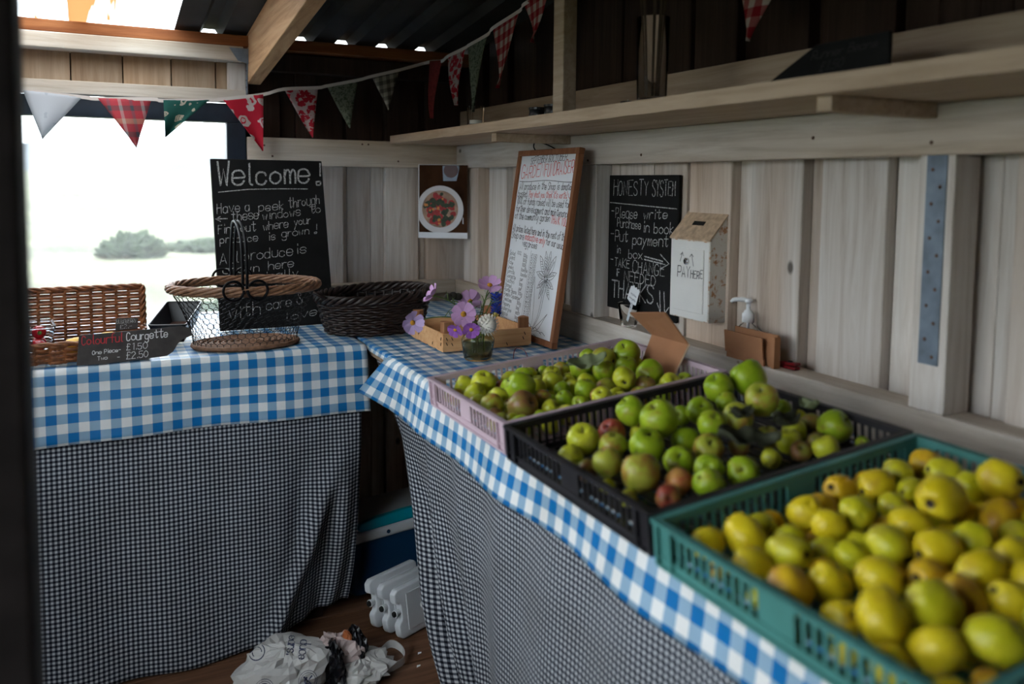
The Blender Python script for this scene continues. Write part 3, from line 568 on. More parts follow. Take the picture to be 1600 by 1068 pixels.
# ================================================================== SHELF
sh = thing('wall_shelf', 'long pale wooden shelf board fixed along the right wall above the rail', 'shelf', (1.25, 1.3, 1.52))
def shelf_edge(u): return 1.062-1.25+.004*nz(u*9, 0, 0)+.003*nz(u*31, 1, 0)
mb = MB(); n = 60
pt = [(shelf_edge(k/n), -1.9+3.84*k/n, .0+.003*abs(nz(k*.4, 2, 0))) for k in range(n+1)]
for k in range(n):
    a, b_ = pt[k], pt[k+1]; mb.hexa([a, (.178, a[1], 0), (.178, b_[1], 0), b_, (a[0], a[1], .031), (.178, a[1], .031), (.178, b_[1], .031), (b_[0], b_[1], .031)])
mb.build('shelf_board', 'shelf_wood', sh)
for y_ in (2.32, 1.025, -.2): bevel(MB().box(1.09-1.25, 1.354-1.25, y_-.016-1.3, y_+.016-1.3, -.027, 0).build('bracket', 'shelf_wood', sh), .002)
bevel(MB().box(1.068-1.25, 1.108-1.25, 1.862-1.3, 1.915-1.3, .031, roof_z(1.89)-1.52-.002).build('upright', 'shelf_wood', sh), .003)

# ================================================================== BOARDS WITH WRITING
def board(name, label, cat, w, h, th, loc, rot, mat, group=None):
    o = thing(name, label, cat, loc, rot, group); bevel(MB().box(0, w, 0, th, 0, h).build('panel', mat, o), .0015, 1); return o
wl_ = board('chalkboard', 'tall chalkboard headed Welcome! leaning behind the wire basket', 'chalkboard', .378, .582, .012, (.348, 2.822, .8772), (-.262, 0, math.radians(1.5)), 'black_paint')
MB().box(.17, .21, .014, .022, .02, .42).build('prop_leg', 'black_paint', wl_).rotation_euler = (-.25, 0, 0)
def pxl(x, z): return x*.378, z*.582
def L_(t_, x0, x1, z0, z1, c, w=None, **k):
    r_ = [t_, x0*.378, x1*.378, z0*.582, z1*.582, c*.582*(1 if c > .1 else .82)]
    r_.append(w or .0035); r_.append(dict(k)); return r_
write(wl_, [L_('Welcome', 0.05, 0.86, 0.835, 0.868, 0.135, 0.0062), L_('!', .935, .97, .845, .85, .13, .005), L_('Have a', 0.03, 0.31, 0.675, 0.69, 0.075, 0.0022), L_('peek', 0.39, 0.61, 0.685, 0.7, 0.07, 0.0022), L_('through', 0.66, 0.95, 0.705, 0.73, 0.075, 0.0022), L_('these', 0.15, 0.38, 0.63, 0.64, 0.07, 0.0022), L_('windows', 0.42, 0.76, 0.635, 0.66, 0.065, 0.0022), L_('to', 0.85, 0.95, 0.67, 0.675, 0.065, 0.0022), L_('Find out', 0.03, 0.35, 0.555, 0.57, 0.065, 0.0022), L_('where', 0.42, 0.64, 0.57, 0.59, 0.06, 0.0022), L_('your', 0.7, 0.85, 0.595, 0.61, 0.06, 0.0022), L_('produce', 0.04, 0.36, 0.5, 0.51, 0.055, 0.0022), L_('is', 0.46, 0.52, 0.51, 0.52, 0.06, 0.0022), L_('grown', 0.58, 0.83, 0.53, 0.545, 0.058, 0.0022), L_('!', .88, .90, .545, .55, .065, .0022), L_('All', 0.03, 0.19, 0.375, 0.39, 0.085, 0.0022), L_('produce', 0.23, 0.66, 0.395, 0.42, 0.075, 0.0022), L_('is', 0.7, 0.79, 0.425, 0.435, 0.075, 0.0022), L_('grown', 0.05, 0.36, 0.325, 0.33, 0.06, 0.0022), L_('here', 0.44, 0.66, 0.335, 0.35, 0.06, 0.0022), L_('organically', 0.1, 0.7, 0.255, 0.29, 0.065, 0.0022), L_('by hand', 0.25, 0.64, 0.2, 0.22, 0.06, 0.0022), L_('with', 0.08, 0.34, 0.065, 0.08, 0.085, 0.0022), L_('care &', 0.4, 0.72, 0.1, 0.13, 0.07, 0.0022), L_('love', 0.56, 0.84, 0.03, 0.06, 0.06, 0.0022)], .003, 'chalk',
      extra=[[(.02, .80*.582), (.12, .818*.582), (.22, .822*.582), (.32, .822*.582)], [(.006, .642*.582), (.042, .644*.582)], [(.020, .655*.582), (.006, .642*.582), (.020, .628*.582)]])
# garden fundraiser whiteboard, brown frame, on a hook
gb = thing('whiteboard', 'whiteboard in a brown wooden frame headed Garden Fundraiser leaning at the wall', 'whiteboard', (1.202, 2.535, .8765), (-.143, 0, -PI/2))
BW, BH = .402, .606
MB().box(.008, BW-.008, .004, .012, .008, BH-.008).build('panel', 'white_panel', gb)
for a, b_, c, d in ((0, BW, 0, .018), (0, BW, BH-.018, BH), (0, .018, .018, BH-.018), (BW-.018, BW, .018, BH-.018)): bevel(MB().box(a, b_, -.004, .016, c, d).build('frame', 'frame_wood', gb), .002)
MB().tube(smooth_path([(.12, .0, BH-.004), (.105, -.003, BH+.012), (.115, -.001, BH+.026), (.135, .03, BH+.022), (.14, .07, BH+.010)], 6), .0022, 6).build('hook', 'dark_metal', gb)
def B_(t_, x0, x1, z0, z1, c, w=.0021, **k): return [t_, x0*BW, x1*BW, z0*BH, z1*BH, c*BH, w, dict(k)]
yy = .0036
write(gb, [B_('SEPTEMBER &', .22, .54, .925, .935, .036, .0019), B_('OCTOBER', .55, .80, .935, .94, .036, .0019), B_('All produce in the Shop is', .08, .75, .785, .79, .038), B_('donation', .78, .95, .788, .79, .036), B_('based.', .07, .24, .745, .745, .036),
           B_('100% of funds raised will be used for', .07, .94, .705, .70, .036), B_('further development and maintenance', .07, .945, .665, .652, .036), B_('of the community garden', .07, .67, .622, .622, .038),
           B_('All prices listed here and in the rest of the', .06, .95, .555, .535, .036), B_('Shop are', .06, .28, .515, .512, .036), B_('for our usual', .66, .945, .505, .49, .036), B_('veg prices', .27, .52, .48, .474, .034)], .0017, 'ink_black', yy)
write(gb, [B_('GARDEN', .08, .46, .845, .86, .066, .0025), B_('FUNDRAISER', .48, .92, .858, .878, .064, .0025), B_("Pay what you think it's worth!", .27, .88, .745, .745, .036, .0019), B_('THANK YOU.', .69, .945, .618, .605, .038, .0022), B_('indicative only', .30, .64, .515, .503, .036, .0022)], .002, 'ink_red', yy,
      extra=[[(.90*BW, .77*BH), (.905*BW, .755*BH), (.925*BW, .747*BH), (.94*BW, .757*BH), (.945*BW, .773*BH)]])
MB().ribbon([(x*BW, yy, (.832-.004*math.sin(x*9))*BH) for x in [.07+.087*k for k in range(11)]], .0018).build('drawn_line', 'ink_black', gb, fix=False)
items = ['Salad', 'Chard', 'Kale', 'Leeks', 'Carrots', 'Courgette', 'Zucchini', 'Mangel', 'Runner Beans', 'Pumpkin/Squash', 'Tomatoes', 'Peppers', 'Aubergine', 'Apples', 'Onions']
units = ['100g', '100g', '100g', 'bundle', 'bundle', 'per', 'bag', 'per', '100g', 'per', '100g', 'bag', 'each', 'bag', 'per']
price = ['£1.50', '£1.50', '£1.00', '£2.00', '£1.50', '£1.50', '£2.50', '£1.00', '£1.00', '£2.50', '£2.50', '£1.50', '£1.00', '£1.00', '£1.50']
lst = []
for k in range(15):
    z = .425-.0258*k; lst += [B_('*'+items[k], .055, .055+.0165*len(items[k])+.03, z, z-.006, .021, .0013), B_(units[k], .315, .315+.017*len(units[k]), z-.004, z-.006, .019, .0013), B_(price[k], .455, .545, z-.002, z-.002, .022, .0013)]
write(gb, lst+[B_('10%', .20, .27, .43, .428, .018, .0012)], .0013, 'ink_black', yy)
MB().ribbon([(.44*BW, yy, .46*BH), (.43*BW, yy, .05*BH)], .0011).build('drawn_line', 'ink_black', gb, fix=False)
pl = []
def arc(cx, cz, pts): return smooth_path([Vector((cx+a*1.75, yy, cz+b_*1.9)) for a, b_ in pts], 5)
cx, cz = .735*BW, .33*BH
pl += [arc(cx, cz, [(0, .0), (-.005, -.03), (-.012, -.065), (-.030, -.090)]), arc(cx, cz, [(.006, 0), (.001, -.03), (-.006, -.062), (-.027, -.090)])]
for s in (-1, 1):
    for l, w_, a in ((.088, .022, 1.35), (.095, .028, .85), (.08, .026, .25), (.070, .022, -.45), (.075, .02, -1.0)):
        d = Vector((math.cos(a)*s*.8, 0, math.sin(a))); nn = Vector((-d.z, 0, d.x))
        for sg in (-1, 1): pl.append(smooth_path([Vector((cx, yy, cz))+d*(l*k)+nn*(sg*w_*math.sin(PI*k)*.5+.006*k*k) for k in (.08, .3, .55, .8, 1)], 3))
        pl.append([Vector((cx, yy, cz))+d*(l*.15), Vector((cx, yy, cz))+d*(l*.8)])
        for k in (.3, .4, .5, .6, .7): pl.append([Vector((cx, yy, cz))+d*(l*k), Vector((cx, yy, cz))+d*(l*(k+.08))+nn*w_*.4])
pl += [arc(cx, cz, [(-.03, -.090), (-.040, -.06), (-.045, -.03), (-.040, .0)]), arc(cx, cz, [(-.03, -.090), (-.030, -.05), (-.040, .0)]), arc(cx, cz, [(-.028, -.090), (-.005, -.084), (.012, -.066), (.022, -.055)]), arc(cx, cz, [(-.028, -.090), (.002, -.070), (.022, -.055)])]
for k in range(11): pl.append(arc(cx, cz, [(-.060+.013*(k % 6), -.080-.004*(k//2)), (-.052+.013*(k % 6), -.078-.004*(k//2)), (-.046+.014*(k % 6), -.082-.004*(k//2))]))
for a in range(12): pl.append([Vector((cx, yy, cz))+Vector((math.cos(a*.55), 0, math.sin(a*.55)))*.005, Vector((cx, yy, cz))+Vector((math.cos(a*.55), 0, math.sin(a*.55)))*.013])
mb = MB()
for p in pl: mb.ribbon(p, .0014)
mb.build('plant_drawing', 'ink_black', gb, fix=False)
# honesty board
hb = board('chalkboard', 'chalkboard headed Honesty System hanging beside the pay box', 'chalkboard', .342, .405, .010, (1.4075, 2.158, .990), (0, 0, -PI/2), 'black_paint')
def H_(t_, x0, x1, z0, z1, c, w=.0026): return [t_, .006+x0*.328, .006+x1*.328, z0*.448-.041, z1*.448-.041, c*.42, w]
write(hb, [H_('HONESTY', .06, .60, .86, .87, .10), H_('SYSTEM', .66, .98, .86, .875, .10), H_('Please', .10, .44, .71, .715, .075), H_('write', .54, .88, .715, .73, .065), H_('Purchase', .13, .50, .65, .645, .065), H_('in book', .54, .96, .63, .635, .075), H_('Put', .10, .30, .55, .555, .075), H_('payment', .38, .90, .545, .555, .075),
           H_('in', .13, .19, .47, .475, .06), H_('box', .32, .53, .45, .455, .065), H_('TAKE', .10, .34, .385, .38, .06), H_('CHANGE', .39, .86, .36, .37, .08), H_('IF', .13, .18, .315, .315, .05), H_('NEEDED', .26, .73, .29, .295, .07), H_('-', .03, .07, .73, .73, .06), H_('-', .03, .07, .575, .575, .06), H_('-', .03, .07, .40, .40, .06)], .0028, 'chalk',
      extra=[[(.008, .81*.448-.041), (.335, .79*.448-.041)]])
write(hb, [H_('THANKS', .06, .70, .17, .18, .115, .0045)], .004, 'chalk', extra=[[(.006+.57*.328, .475*.448-.041), (.006+.83*.328, .46*.448-.041)], [(.006+.57*.328, .455*.448-.041), (.006+.83*.328, .445*.448-.041)], [(.006+.80*.328, .50*.448-.041), (.006+.92*.328, .45*.448-.041), (.006+.80*.328, .41*.448-.041)], [(.006+.80*.328, .27*.448-.041), (.006+.815*.328, .15*.448-.041)], [(.006+.86*.328, .27*.448-.041), (.006+.875*.328, .15*.448-.041)], [(.006+.77*.328, .19*.448-.041), (.006+.84*.328, .11*.448-.041), (.006+.93*.328, .18*.448-.041)]])
# slates on the left table
def slate(name, label, pts, th, loc, rot):
    o = thing(name, label, 'sign', loc, rot); bevel(MB().prism([(x, 0, z) for x, z in pts], (0, th, 0)).build('slate_panel', 'slate', o), .001, 1); return o
cs = slate('price_sign', 'dark slate price sign reading Colourful Courgette on the table edge', [(0, .002), (.05, .0), (.13, .003), (.222, .008), (.238, .018), (.252, .040), (.268, .052), (.292, .060), (.285, .080), (.262, .087), (.20, .085), (.10, .083), (.008, .081), (.004, .04)], .006, (-.060, 2.445, .8750), (-.2, 0, .03))
write(cs, [['Courgette', .122, .225, .057, .060, .022, .0020]], .0020, 'chalk_bold'); write(cs, [['£1.50', .121, .172, .0315, .033, .0175, .0012], ['£2.50', .120, .173, .008, .0095, .0175, .0012], ['One Piece-', .038, .106, .027, .030, .010, .0011], ['Two', .050, .073, .011, .012, .010, .0011], ['-', .098, .103, .011, .011, .010, .0011]], .0012, 'chalk_bold')
write(cs, [['Colourful', .014, .112, .054, .056, .024, .0022]], .0022, 'chalk_red')
bs = slate('price_sign', 'tiny black slate tag reading Blueberry in the wicker tray', [(0, 0), (.058, .002), (.060, .034), (.004, .036)], .004, (.036, 2.555, .944), (-.3, 0, .05))
write(bs, [['BLUEBERRY', .004, .055, .021, .020, .010, .0011], ['£2.-', .012, .042, .005, .006, .011, .0012]], .0012, 'chalk')
# sign on shelf
ss = slate('price_sign', 'black cut-corner sign propped on the shelf against the back rail', [(0, 0), (.285, 0), (.272, .045), (.262, .078), (.10, .078), (.0, .012)], .008, (1.165, 1.243, 1.5550), (-.35, 0, -PI/2-.02))
ss.children[0].data.materials[0] = MATS['black_paint']
write(ss, [['Runner Beans', .10, .245, .047, .052, .016, .0016], ['£1.50', .13, .18, .02, .024, .018, .0016]], .0016, 'faint_chalk')
# food photograph across the corner
ps = thing('food_poster', 'printed photograph of a plate of tomato salad pinned across the corner', 'poster', (1.184, 3.243, 1.138), (0, 0, -math.atan2(.113, .158)))
PW, PH = .207, .302
MB().box(0, PW, 0, .0012, 0, PH).build('sheet', 'paper', ps)
ph = MB().quad((.003, -.0004, .024), (PW, -.0004, .024), (PW, -.0004, PH-.002), (.003, -.0004, PH-.002)).build('photograph', 'poster_brown', ps, fix=False)
def clipd(cx, cz, r, n=40): return [(min(max(cx+r*math.cos(2*PI*k/n), .003), PW), min(max(cz+r*math.sin(2*PI*k/n), .024), PH-.002)) for k in range(n)]
def flat(name, pts, mt, y_): MB().prism([(x, y_, z) for x, z in pts], (0, .0001, 0)).build(name, mt, ps)
flat('plate', clipd(.092, .118, .098), 'plate_white', -.0008); flat('sauce', clipd(.092, .120, .076), 'sauce', -.0011)
flat('cup_side', [(.105, .235), (.16, .235), (.172, .285), (.172, .296), (.102, .296), (.102, .285)], 'cup_blue', -.0008); flat('cup_drink', clipd(.137, .278, .030), 'wine', -.0012)
rnd = random.Random(3)
for nm, mt, n, rr, yy2 in (('tomato', 'food_red', 26, (.010, .019), -.0016), ('greens', 'food_green', 34, (.007, .014), -.0020), ('squash', 'food_orange', 8, (.004, .009), -.0024)):
    for k in range(n):
        a, q = rnd.uniform(0, 2*PI), .062*math.sqrt(rnd.random()); r_ = rnd.uniform(*rr); c = (.090+q*math.cos(a), .120+q*math.sin(a)); m_ = 9
        flat(nm, [(c[0]+r_*rnd.uniform(.7, 1.2)*math.cos(2*PI*j/m_), c[1]+r_*rnd.uniform(.7, 1.2)*math.sin(2*PI*j/m_)) for j in range(m_)], mt, yy2-.00001*k)
flat('fork', [(.187, .062), (.190, .060), (.190, .085), (.187, .088)], 'paper', -.0012)

# ================================================================== LEFT TABLE GOODS
TT = ZT+.006          # cloth surface
# wire egg basket
eb = thing('wire_basket', 'oval chicken-wire basket with cane rim and black scrolled handle', 'basket', (.392, 2.575, TT), (0, 0, .02))
def ell(a, b_, z, n=72): return [(a*math.cos(2*PI*k/n), b_*math.sin(2*PI*k/n), z) for k in range(n)]
def prof(v): return .150+.062*(v**1.6), .105+.052*(v**1.6), .008+.168*v
mb = MB(); nu, nv = 46, 11
def bp_(i, j): a, b_, z = prof(min(max(j, 0), 1)); return Vector((a*math.cos(2*PI*i/nu), b_*math.sin(2*PI*i/nu), z))
for row in range(nv+1):
    for i in range(nu):
        o_ = .5*(row % 2); v0 = (row-.17)/nv; v1 = (row+.17)/nv; v2 = (row+.83)/nv
        p = bp_(i+o_, v0+.0); q = bp_(i+.5+o_, v1); s_ = bp_(i-.5+o_, v1)
        if 0 <= v1 <= 1: mb.tube([p, q], .0009, 3, cap=False); mb.tube([p, s_], .0009, 3, cap=False)
        if v2 <= 1.02: mb.tube([q, bp_(i+.5+o_, v2)], .0012, 3, cap=False)
mb.build('wire_mesh', 'dark_metal', eb)
rm = empty('rim'); rm.parent = eb
for k in range(6):
    th = 2*PI*k/6; MB().tube([((.212+.009*math.cos(th+j*.35))*math.cos(2*PI*j/96), (.160+.009*math.cos(th+j*.35))*math.sin(2*PI*j/96), .180+.010*math.sin(th+j*.35)) for j in range(96)], .0052, 6, closed=True).build('cane_strand', 'rim_cane', rm, smooth=True)
mb = MB().lathe([(0, .0), (.99, 0), (1.03, .006), (1.0, .012), (.9, .010), (0, .008)], 48, ax=.150, ay=.105)
for k in range(1, 9): mb.tube([(x*k/9, y_*k/9, .0105) for x, y_, _ in ell(.148, .104, 0, 48)], .004, 5, closed=True)
mb.tube(ell(.152, .107, .008), .007, 6, closed=True); mb.build('base', 'basket_base', eb, smooth=True)
hd = empty('handle'); hd.parent = eb
f0, k0, b0 = Vector((-.03, -.163, .185)), Vector((-.03, .0, .372)), Vector((-.01, .163, .185))
for dx in (-.006, .006): MB().tube(smooth_path([f0+Vector((dx, 0, 0)), f0+Vector((dx, -.002, .07)), f0+Vector((dx+.002, .025, .135)), k0+Vector((dx+.004, -.06, -.006)), k0+Vector((dx+.006, .03, -.004)), b0+Vector((dx, -.02, .13)), b0+Vector((dx, 0, .06)), b0+Vector((dx, 0, 0))], 8), .0042, 8).build('arch_bar', 'dark_metal', hd, smooth=True)
for base, sy in ((f0, -1), (b0, 1)):
    for sx in (-1, 1): MB().tube([base+Vector((sx*(.006+.027+.027*math.cos(a)*(1-.012*a)), sy*.012, .002+.027*math.sin(a)*(1-.012*a))) for a in [PI-.4-k*.28 if sx > 0 else PI-.4-k*.28 for k in range(22)]], .0038, 7).build('scroll', 'dark_metal', hd, smooth=True)
# dark willow basket
def woven(parent, a0, b0_, a1, b1, h, rows, stakes, r, mat, n=112, skew=0):
    mb = MB()
    for k in range(rows):
        v = (k+.5)/rows; a, b_ = a0+(a1-a0)*v**.8, b0_+(b1-b0_)*v**.8
        mb.tube([((a+r*.9*math.sin(stakes/2*2*PI*j/n+PI*k))*math.cos(2*PI*j/n), (b_+r*.9*math.sin(stakes/2*2*PI*j/n+PI*k))*math.sin(2*PI*j/n), h*v+skew*math.cos(2*PI*j/n)*v+r*.3*math.sin(j*1.7+k)) for j in range(n)], r, 5, closed=True)
    o = mb.build('weave', mat, parent, smooth=True); o['kind'] = 'stuff'
    for k in range(stakes):
        th = 2*PI*k/stakes; MB().tube([(a0*math.cos(th), b0_*math.sin(th), .004), (a1*.98*math.cos(th), b1*.98*math.sin(th), h+skew*math.cos(th))], r*.8, 5).build('stake', mat, parent)
db = thing('willow_basket', 'low dark brown oval willow basket between the two tables', 'basket', (.822, 2.672, TT+.0025), (0, 0, .12))
woven(db, .160, .120, .188, .150, .112, 13, 36, .0052, 'wicker_dark', skew=.008)
for k in range(4): MB().tube([((.190+.010*math.cos(2*PI*k/4+j*.5))*math.cos(2*PI*j/120), (.152+.010*math.cos(2*PI*k/4+j*.5))*math.sin(2*PI*j/120), .120+.008*math.cos(2*PI*j/120)+.011*math.sin(2*PI*k/4+j*.5)) for j in range(120)], .0062, 6, closed=True).build('rim_braid', 'wicker_dark', db, smooth=True)
MB().lathe([(0, 0), (1, 0), (1, .008), (0, .008)], 40, ax=.160, ay=.120).build('base', 'wicker_dark', db)
MB().tube(smooth_path([(-.185, -.05, .118), (-.215, -.045, .135), (-.222, -.0, .14), (-.205, .04, .132), (-.178, .05, .12)], 6), .006, 6).build('handle', 'wicker_dark', db, smooth=True)
# wicker tray, open to the front
wt = thing('wicker_tray', 'brown wicker tray with tall back under the window', 'basket', (-.06, 2.62, TT), (0, 0, .02))
def panel(name, P0, U, V, nu_, nv_, r, mat, pale=None):
    P0, U, V = Vector(P0), Vector(U), Vector(V); nn = U.cross(V).normalized(); mb = MB(); m_ = 60
    for k in range(nv_):
        v = (k+.5)/nv_; mb.tube([P0+U*(j/m_)+V*v+nn*r*1.2*math.sin(PI*nu_*j/m_+PI*k) for j in range(m_+1)], r, 5)
    o = mb.build(name, mat, wt, smooth=True); o['kind'] = 'stuff'
    for k in range(nu_+1): MB().tube([P0+U*(k/nu_)*.998, P0+U*(k/nu_)*.998+V], r*1.1, 5).build('stake', pale or mat, wt)
panel('back_weave', (-.20, .10, .012), (.375, 0, 0), (0, .035, .155), 11, 18, .0044, 'wicker')
panel('floor_weave', (-.20, -.13, .010), (0, .23, 0), (.375, 0, 0), 7, 34, .0032, 'wicker')
panel('front_weave', (-.20, -.135, .004), (.375, 0, 0), (0, -.012, .052), 11, 7, .0042, 'wicker')
panel('side_weave', (.175, -.135, .006), (0, .235, .0), (0, .012, .055), 7, 7, .0042, 'wicker')
for k in range(3): MB().tube([(.178+.006*math.cos(k*2.1+j*.6), .10+.036*j/30+.008*math.sin(k*2.1+j*.6), .01+.160*j/30) for j in range(31)], .0050, 6).build('edge_braid', 'wicker', wt, smooth=True)
for k in range(3): MB().tube([(-.20+.378*j/40, .136+.005*math.cos(k*2.1+j*.6), .170+.005*math.sin(k*2.1+j*.6)) for j in range(41)], .0042, 6).build('edge_braid', 'wicker', wt, smooth=True)
for k in range(2): MB().tube([(-.20+.378*j/40, -.148+.004*math.cos(k*PI+j*.6), .058+.004*math.sin(k*PI+j*.6)) for j in range(41)], .004, 6).build('edge_braid', 'wicker', wt, smooth=True)
# clear punnet of red tomatoes
pn = thing('punnet', 'clear plastic punnet holding red plum tomatoes in the wicker tray', 'punnet', (-.175, 2.60, TT+.0185), (0, 0, .1))
def tray(parent, a0, b0_, a1, b1, h, th, mat, rimmat=None, rimr=.003):
    mb = MB(); q = lambda a, b_, z: [(-a, -b_, z), (a, -b_, z), (a, b_, z), (-a, b_, z)]
    o_ = [q(a0, b0_, 0), q(a1, b1, h), q(a1-th, b1-th, h), q(a0-th, b0_-th, th)]
    i = 0
    for L1 in o_: mb.v += L1
    mb.f.append((3, 2, 1, 0))
    for s_ in range(3):
        for k in range(4): mb.f.append((s_*4+k, s_*4+(k+1) % 4, s_*4+4+(k+1) % 4, s_*4+4+k))
    mb.f.append((12, 13, 14, 15)); o = bevel(mb.build('tray_body', mat, parent), .004)
    c = min(a1, b1)*.18; pts = []
    for sx, sy, a_ in ((1, -1, -PI/2), (1, 1, 0), (-1, 1, PI/2), (-1, -1, PI)):
        for k in range(4): th_ = a_+k*PI/6; pts.append((sx*(a1-c)+c*math.cos(th_), sy*(b1-c)+c*math.sin(th_), h))
    MB().tube(pts, rimr, 6, closed=True).build('rim', rimmat or mat, parent, smooth=True)
tray(pn, .045, .05, .058, .065, .075, .0015, 'clear_plastic', 'clear_plastic', .0035)
tm = None
for x, y_, z, a in ((-.197, 2.578, .021, 0), (-.154, 2.576, .021, 0), (-.197, 2.622, .021, 0), (-.154, 2.622, .021, 0), (-.152, 2.599, .054, 0), (-.196, 2.600, .054, 0)):
    if tm is None: tm = MB().sphere((0, 0, 0), .0185, 14, 10, (1, 1, 1.15)).mesh('plum_tomato', 'tomato_red', True); tc_ = MB().lathe([(.0, 0), (.006, .001), (.0, .003)], 6, (0, 0, .0203)).mesh('calyx', 'stem_green')
    o = bpy.data.objects.new('plum_tomato', tm); COL.objects.link(o); o.location = (x, y_, TT+.0185+z); o.rotation_euler = (1.5, 0, .1)
    tag(o, 'shiny red plum tomato in the clear punnet', 'tomato', 'tomatoes in the clear punnet'); c = bpy.data.objects.new('calyx', tc_); COL.objects.link(c); c.parent = o
for x, y_, lb in ((-.062, 2.535, 'small round yellow courgette beside the slate sign in the wicker tray'), (.012, 2.590, 'pale yellow courgette lying behind the slate sign in the wicker tray')):
    o = thing('courgette', lb, 'courgette', (x, y_, TT+.0405), (0, 1.5, .5)); MB().lathe([(0, -.036), (.012, -.034), (.021, -.018), (.0225, 0), (.020, .02), (.011, .034), (.005, .038)], 16).build('body', 'courgette_yellow', o, smooth=True); MB().tube([(0, 0, .036), (.002, 0, .048)], .0045, 6).build('stalk', 'stem_green', o)
# black plastic tray
bt = thing('plastic_tray', 'empty black plastic tray tilted behind the slate sign', 'tray', (.215, 2.785, TT+.0165), (.16, 0, -.30))
tray(bt, .040, .095, .054, .118, .062, .003, 'black_plastic', 'black_plastic', .003)
MB().quad((-.036, -.09, .0045), (.036, -.09, .0045), (.036, .09, .0045), (-.036, .09, .0045)).build('inner_pad', 'tray_brown', bt)

# ================================================================== RIGHT TABLE
wc = thing('wooden_crate', 'shallow light wooden fruit crate with dark corner blocks by the flowers', 'crate', (1.032, 2.362, TT), (0, 0, -.0))
a, b_, h = .145, .140, .056
for y_ in (-b_, b_-.006):
    bevel(MB().box(-a, a, y_, y_+.006, .004, h).build('side_slat', 'crate_wood', wc), .001, 1)
for x in (-a, a-.006): bevel(MB().box(x, x+.006, -b_+.006, b_-.006, .004, h).build('side_slat', 'crate_wood', wc), .001, 1)
for k in range(4): MB().box(-a+.004, a-.004, -b_+.008+k*.069, -b_+.060+k*.069, 0, .004).build('base_slat', 'crate_wood', wc)
for sx in (-1, 1):
    for sy in (-1, 1):
        x0, y0 = sx*(a-.006), sy*(b_-.006); bevel(MB().prism([(x0, y0, .004), (x0-sx*.032, y0, .004), (x0-sx*.032, y0-sy*.012, .004), (x0-sx*.012, y0-sy*.032, .004), (x0, y0-sy*.032, .004)], (0, 0, .084)).build('corner_block', 'block_wood', wc), .001, 1)
for x, z in ((-.135, .044), (-.135, .030), (-.118, .044), (-.118, .028), (.12, .044), (.115, .030), (.06, .016), (-.02, .014)): MB().tube([(x, -b_-.0006, z), (x+.004, -b_-.0006, z-.009)], .0012, 4).build('staple', 'slot_black', wc)
for y_, z in ((-.128, .044), (-.128, .028), (-.06, .02), (.06, .03)): MB().tube([(-a-.0006, y_, z), (-a-.0006, y_+.003, z-.009)], .0012, 4).build('staple', 'slot_black', wc)
# jug
jg = thing('glass_jug', 'squat green-tinted glass jug of water holding the flowers', 'jug', (.947, 2.108, TT), (0, 0, 0))
pr = [(.036, 0), (.039, .004), (.047, .052), (.047, .058), (.034, .080), (.027, .090), (.027, .098), (.030, .104)]
MB().lathe(pr+[(r-.0025, z+.001) for r, z in pr[::-1][:-1]]+[(0, .005)], 40).build('body', 'jug_glass', jg, smooth=True)
MB().lathe([(0, .006), (.0355, .006), (.0435, .050), (0, .050)], 40).build('water', 'jug_water', jg, smooth=True)
fd = Vector((-.30, -.954, 0))
MB().tube(smooth_path([fd*.037+Vector((0, 0, .074)), fd*.054+Vector((0, 0, .070)), fd*.063+Vector((0, 0, .057)), fd*.062+Vector((0, 0, .036)), fd*.053+Vector((0, 0, .021)), fd*.040+Vector((0, 0, .019))], 6), .0046, 8).build('handle', 'glass', jg, smooth=True)
mouth = Vector((.947, 2.108, TT+.092))
def orient(d): return Vector((0, 0, 1)).rotation_difference(Vector(d).normalized())
SLOT = []
def stem(o, p, leafy=0):
    inv = o.matrix_world.inverted(); base = Vector((.947+random.uniform(-.012, .012), 2.108+random.uniform(-.012, .012), TT+.02))
    P = Vector(p); dd = Vector((P.x-.947, P.y-2.108, 0)); an = math.atan2(dd.y, dd.x); st_ = 0
    while any(abs((an+st_-q+PI) % (2*PI)-PI) < .40 for q in SLOT): st_ = -st_ if st_ > 0 else -st_+.05
    an += st_; SLOT.append(an); dd = Vector((math.cos(an), math.sin(an), 0))*.018
    mth = Vector((.947, 2.108, TT+.108))+dd; base = Vector((.947, 2.108, TT+.02))+dd*.9
    pts = smooth_path([base, base.lerp(mth, .6), mth, mth.lerp(P, .55)+Vector((0, 0, .014+.1*max(0, mth.z-P.z))), P], 6); MB().tube([inv @ q for q in pts], .0016, 5).build('stem', 'stem_green', o)
    for k in range(leafy):
        q = pts[min(len(pts)-1, 15+k % 8)]; dv = Vector((random.uniform(-1, 1), random.uniform(-1, 1), random.uniform(.1, 1)))*.028
        MB().tube([inv @ q, inv @ (q+dv*.5+Vector((0, 0, .003))), inv @ (q+dv)], [.0012, .001, .0004], 4).build('leaf', 'stem_green', o)
def petal_mesh(l, w, cup, mat, notch=True):
    mb = MB(); prof_ = [(.06, .16), (.3, .55), (.6, .92), (.82, 1.0), (.94, .85), (1.0, .45)]
    def fn(u, v):
        k = u*(len(prof_)-1); i = min(int(k), len(prof_)-2); f = k-i; L1 = prof_[i][0]*(1-f)+prof_[i+1][0]*f; W1 = prof_[i][1]*(1-f)+prof_[i+1][1]*f; s_ = v*2-1
        if notch and u > .9: L1 -= .06*math.cos(s_*PI*1.5)*0+.05*(abs(math.sin(s_*PI*1.5)))
        return (l*L1, w*W1*s_*.5, cup*l*L1*L1+.06*w*math.cos(s_*PI*2.5)*L1)
    return mb.grid(fn, 8, 6).mesh('petal', mat, True)
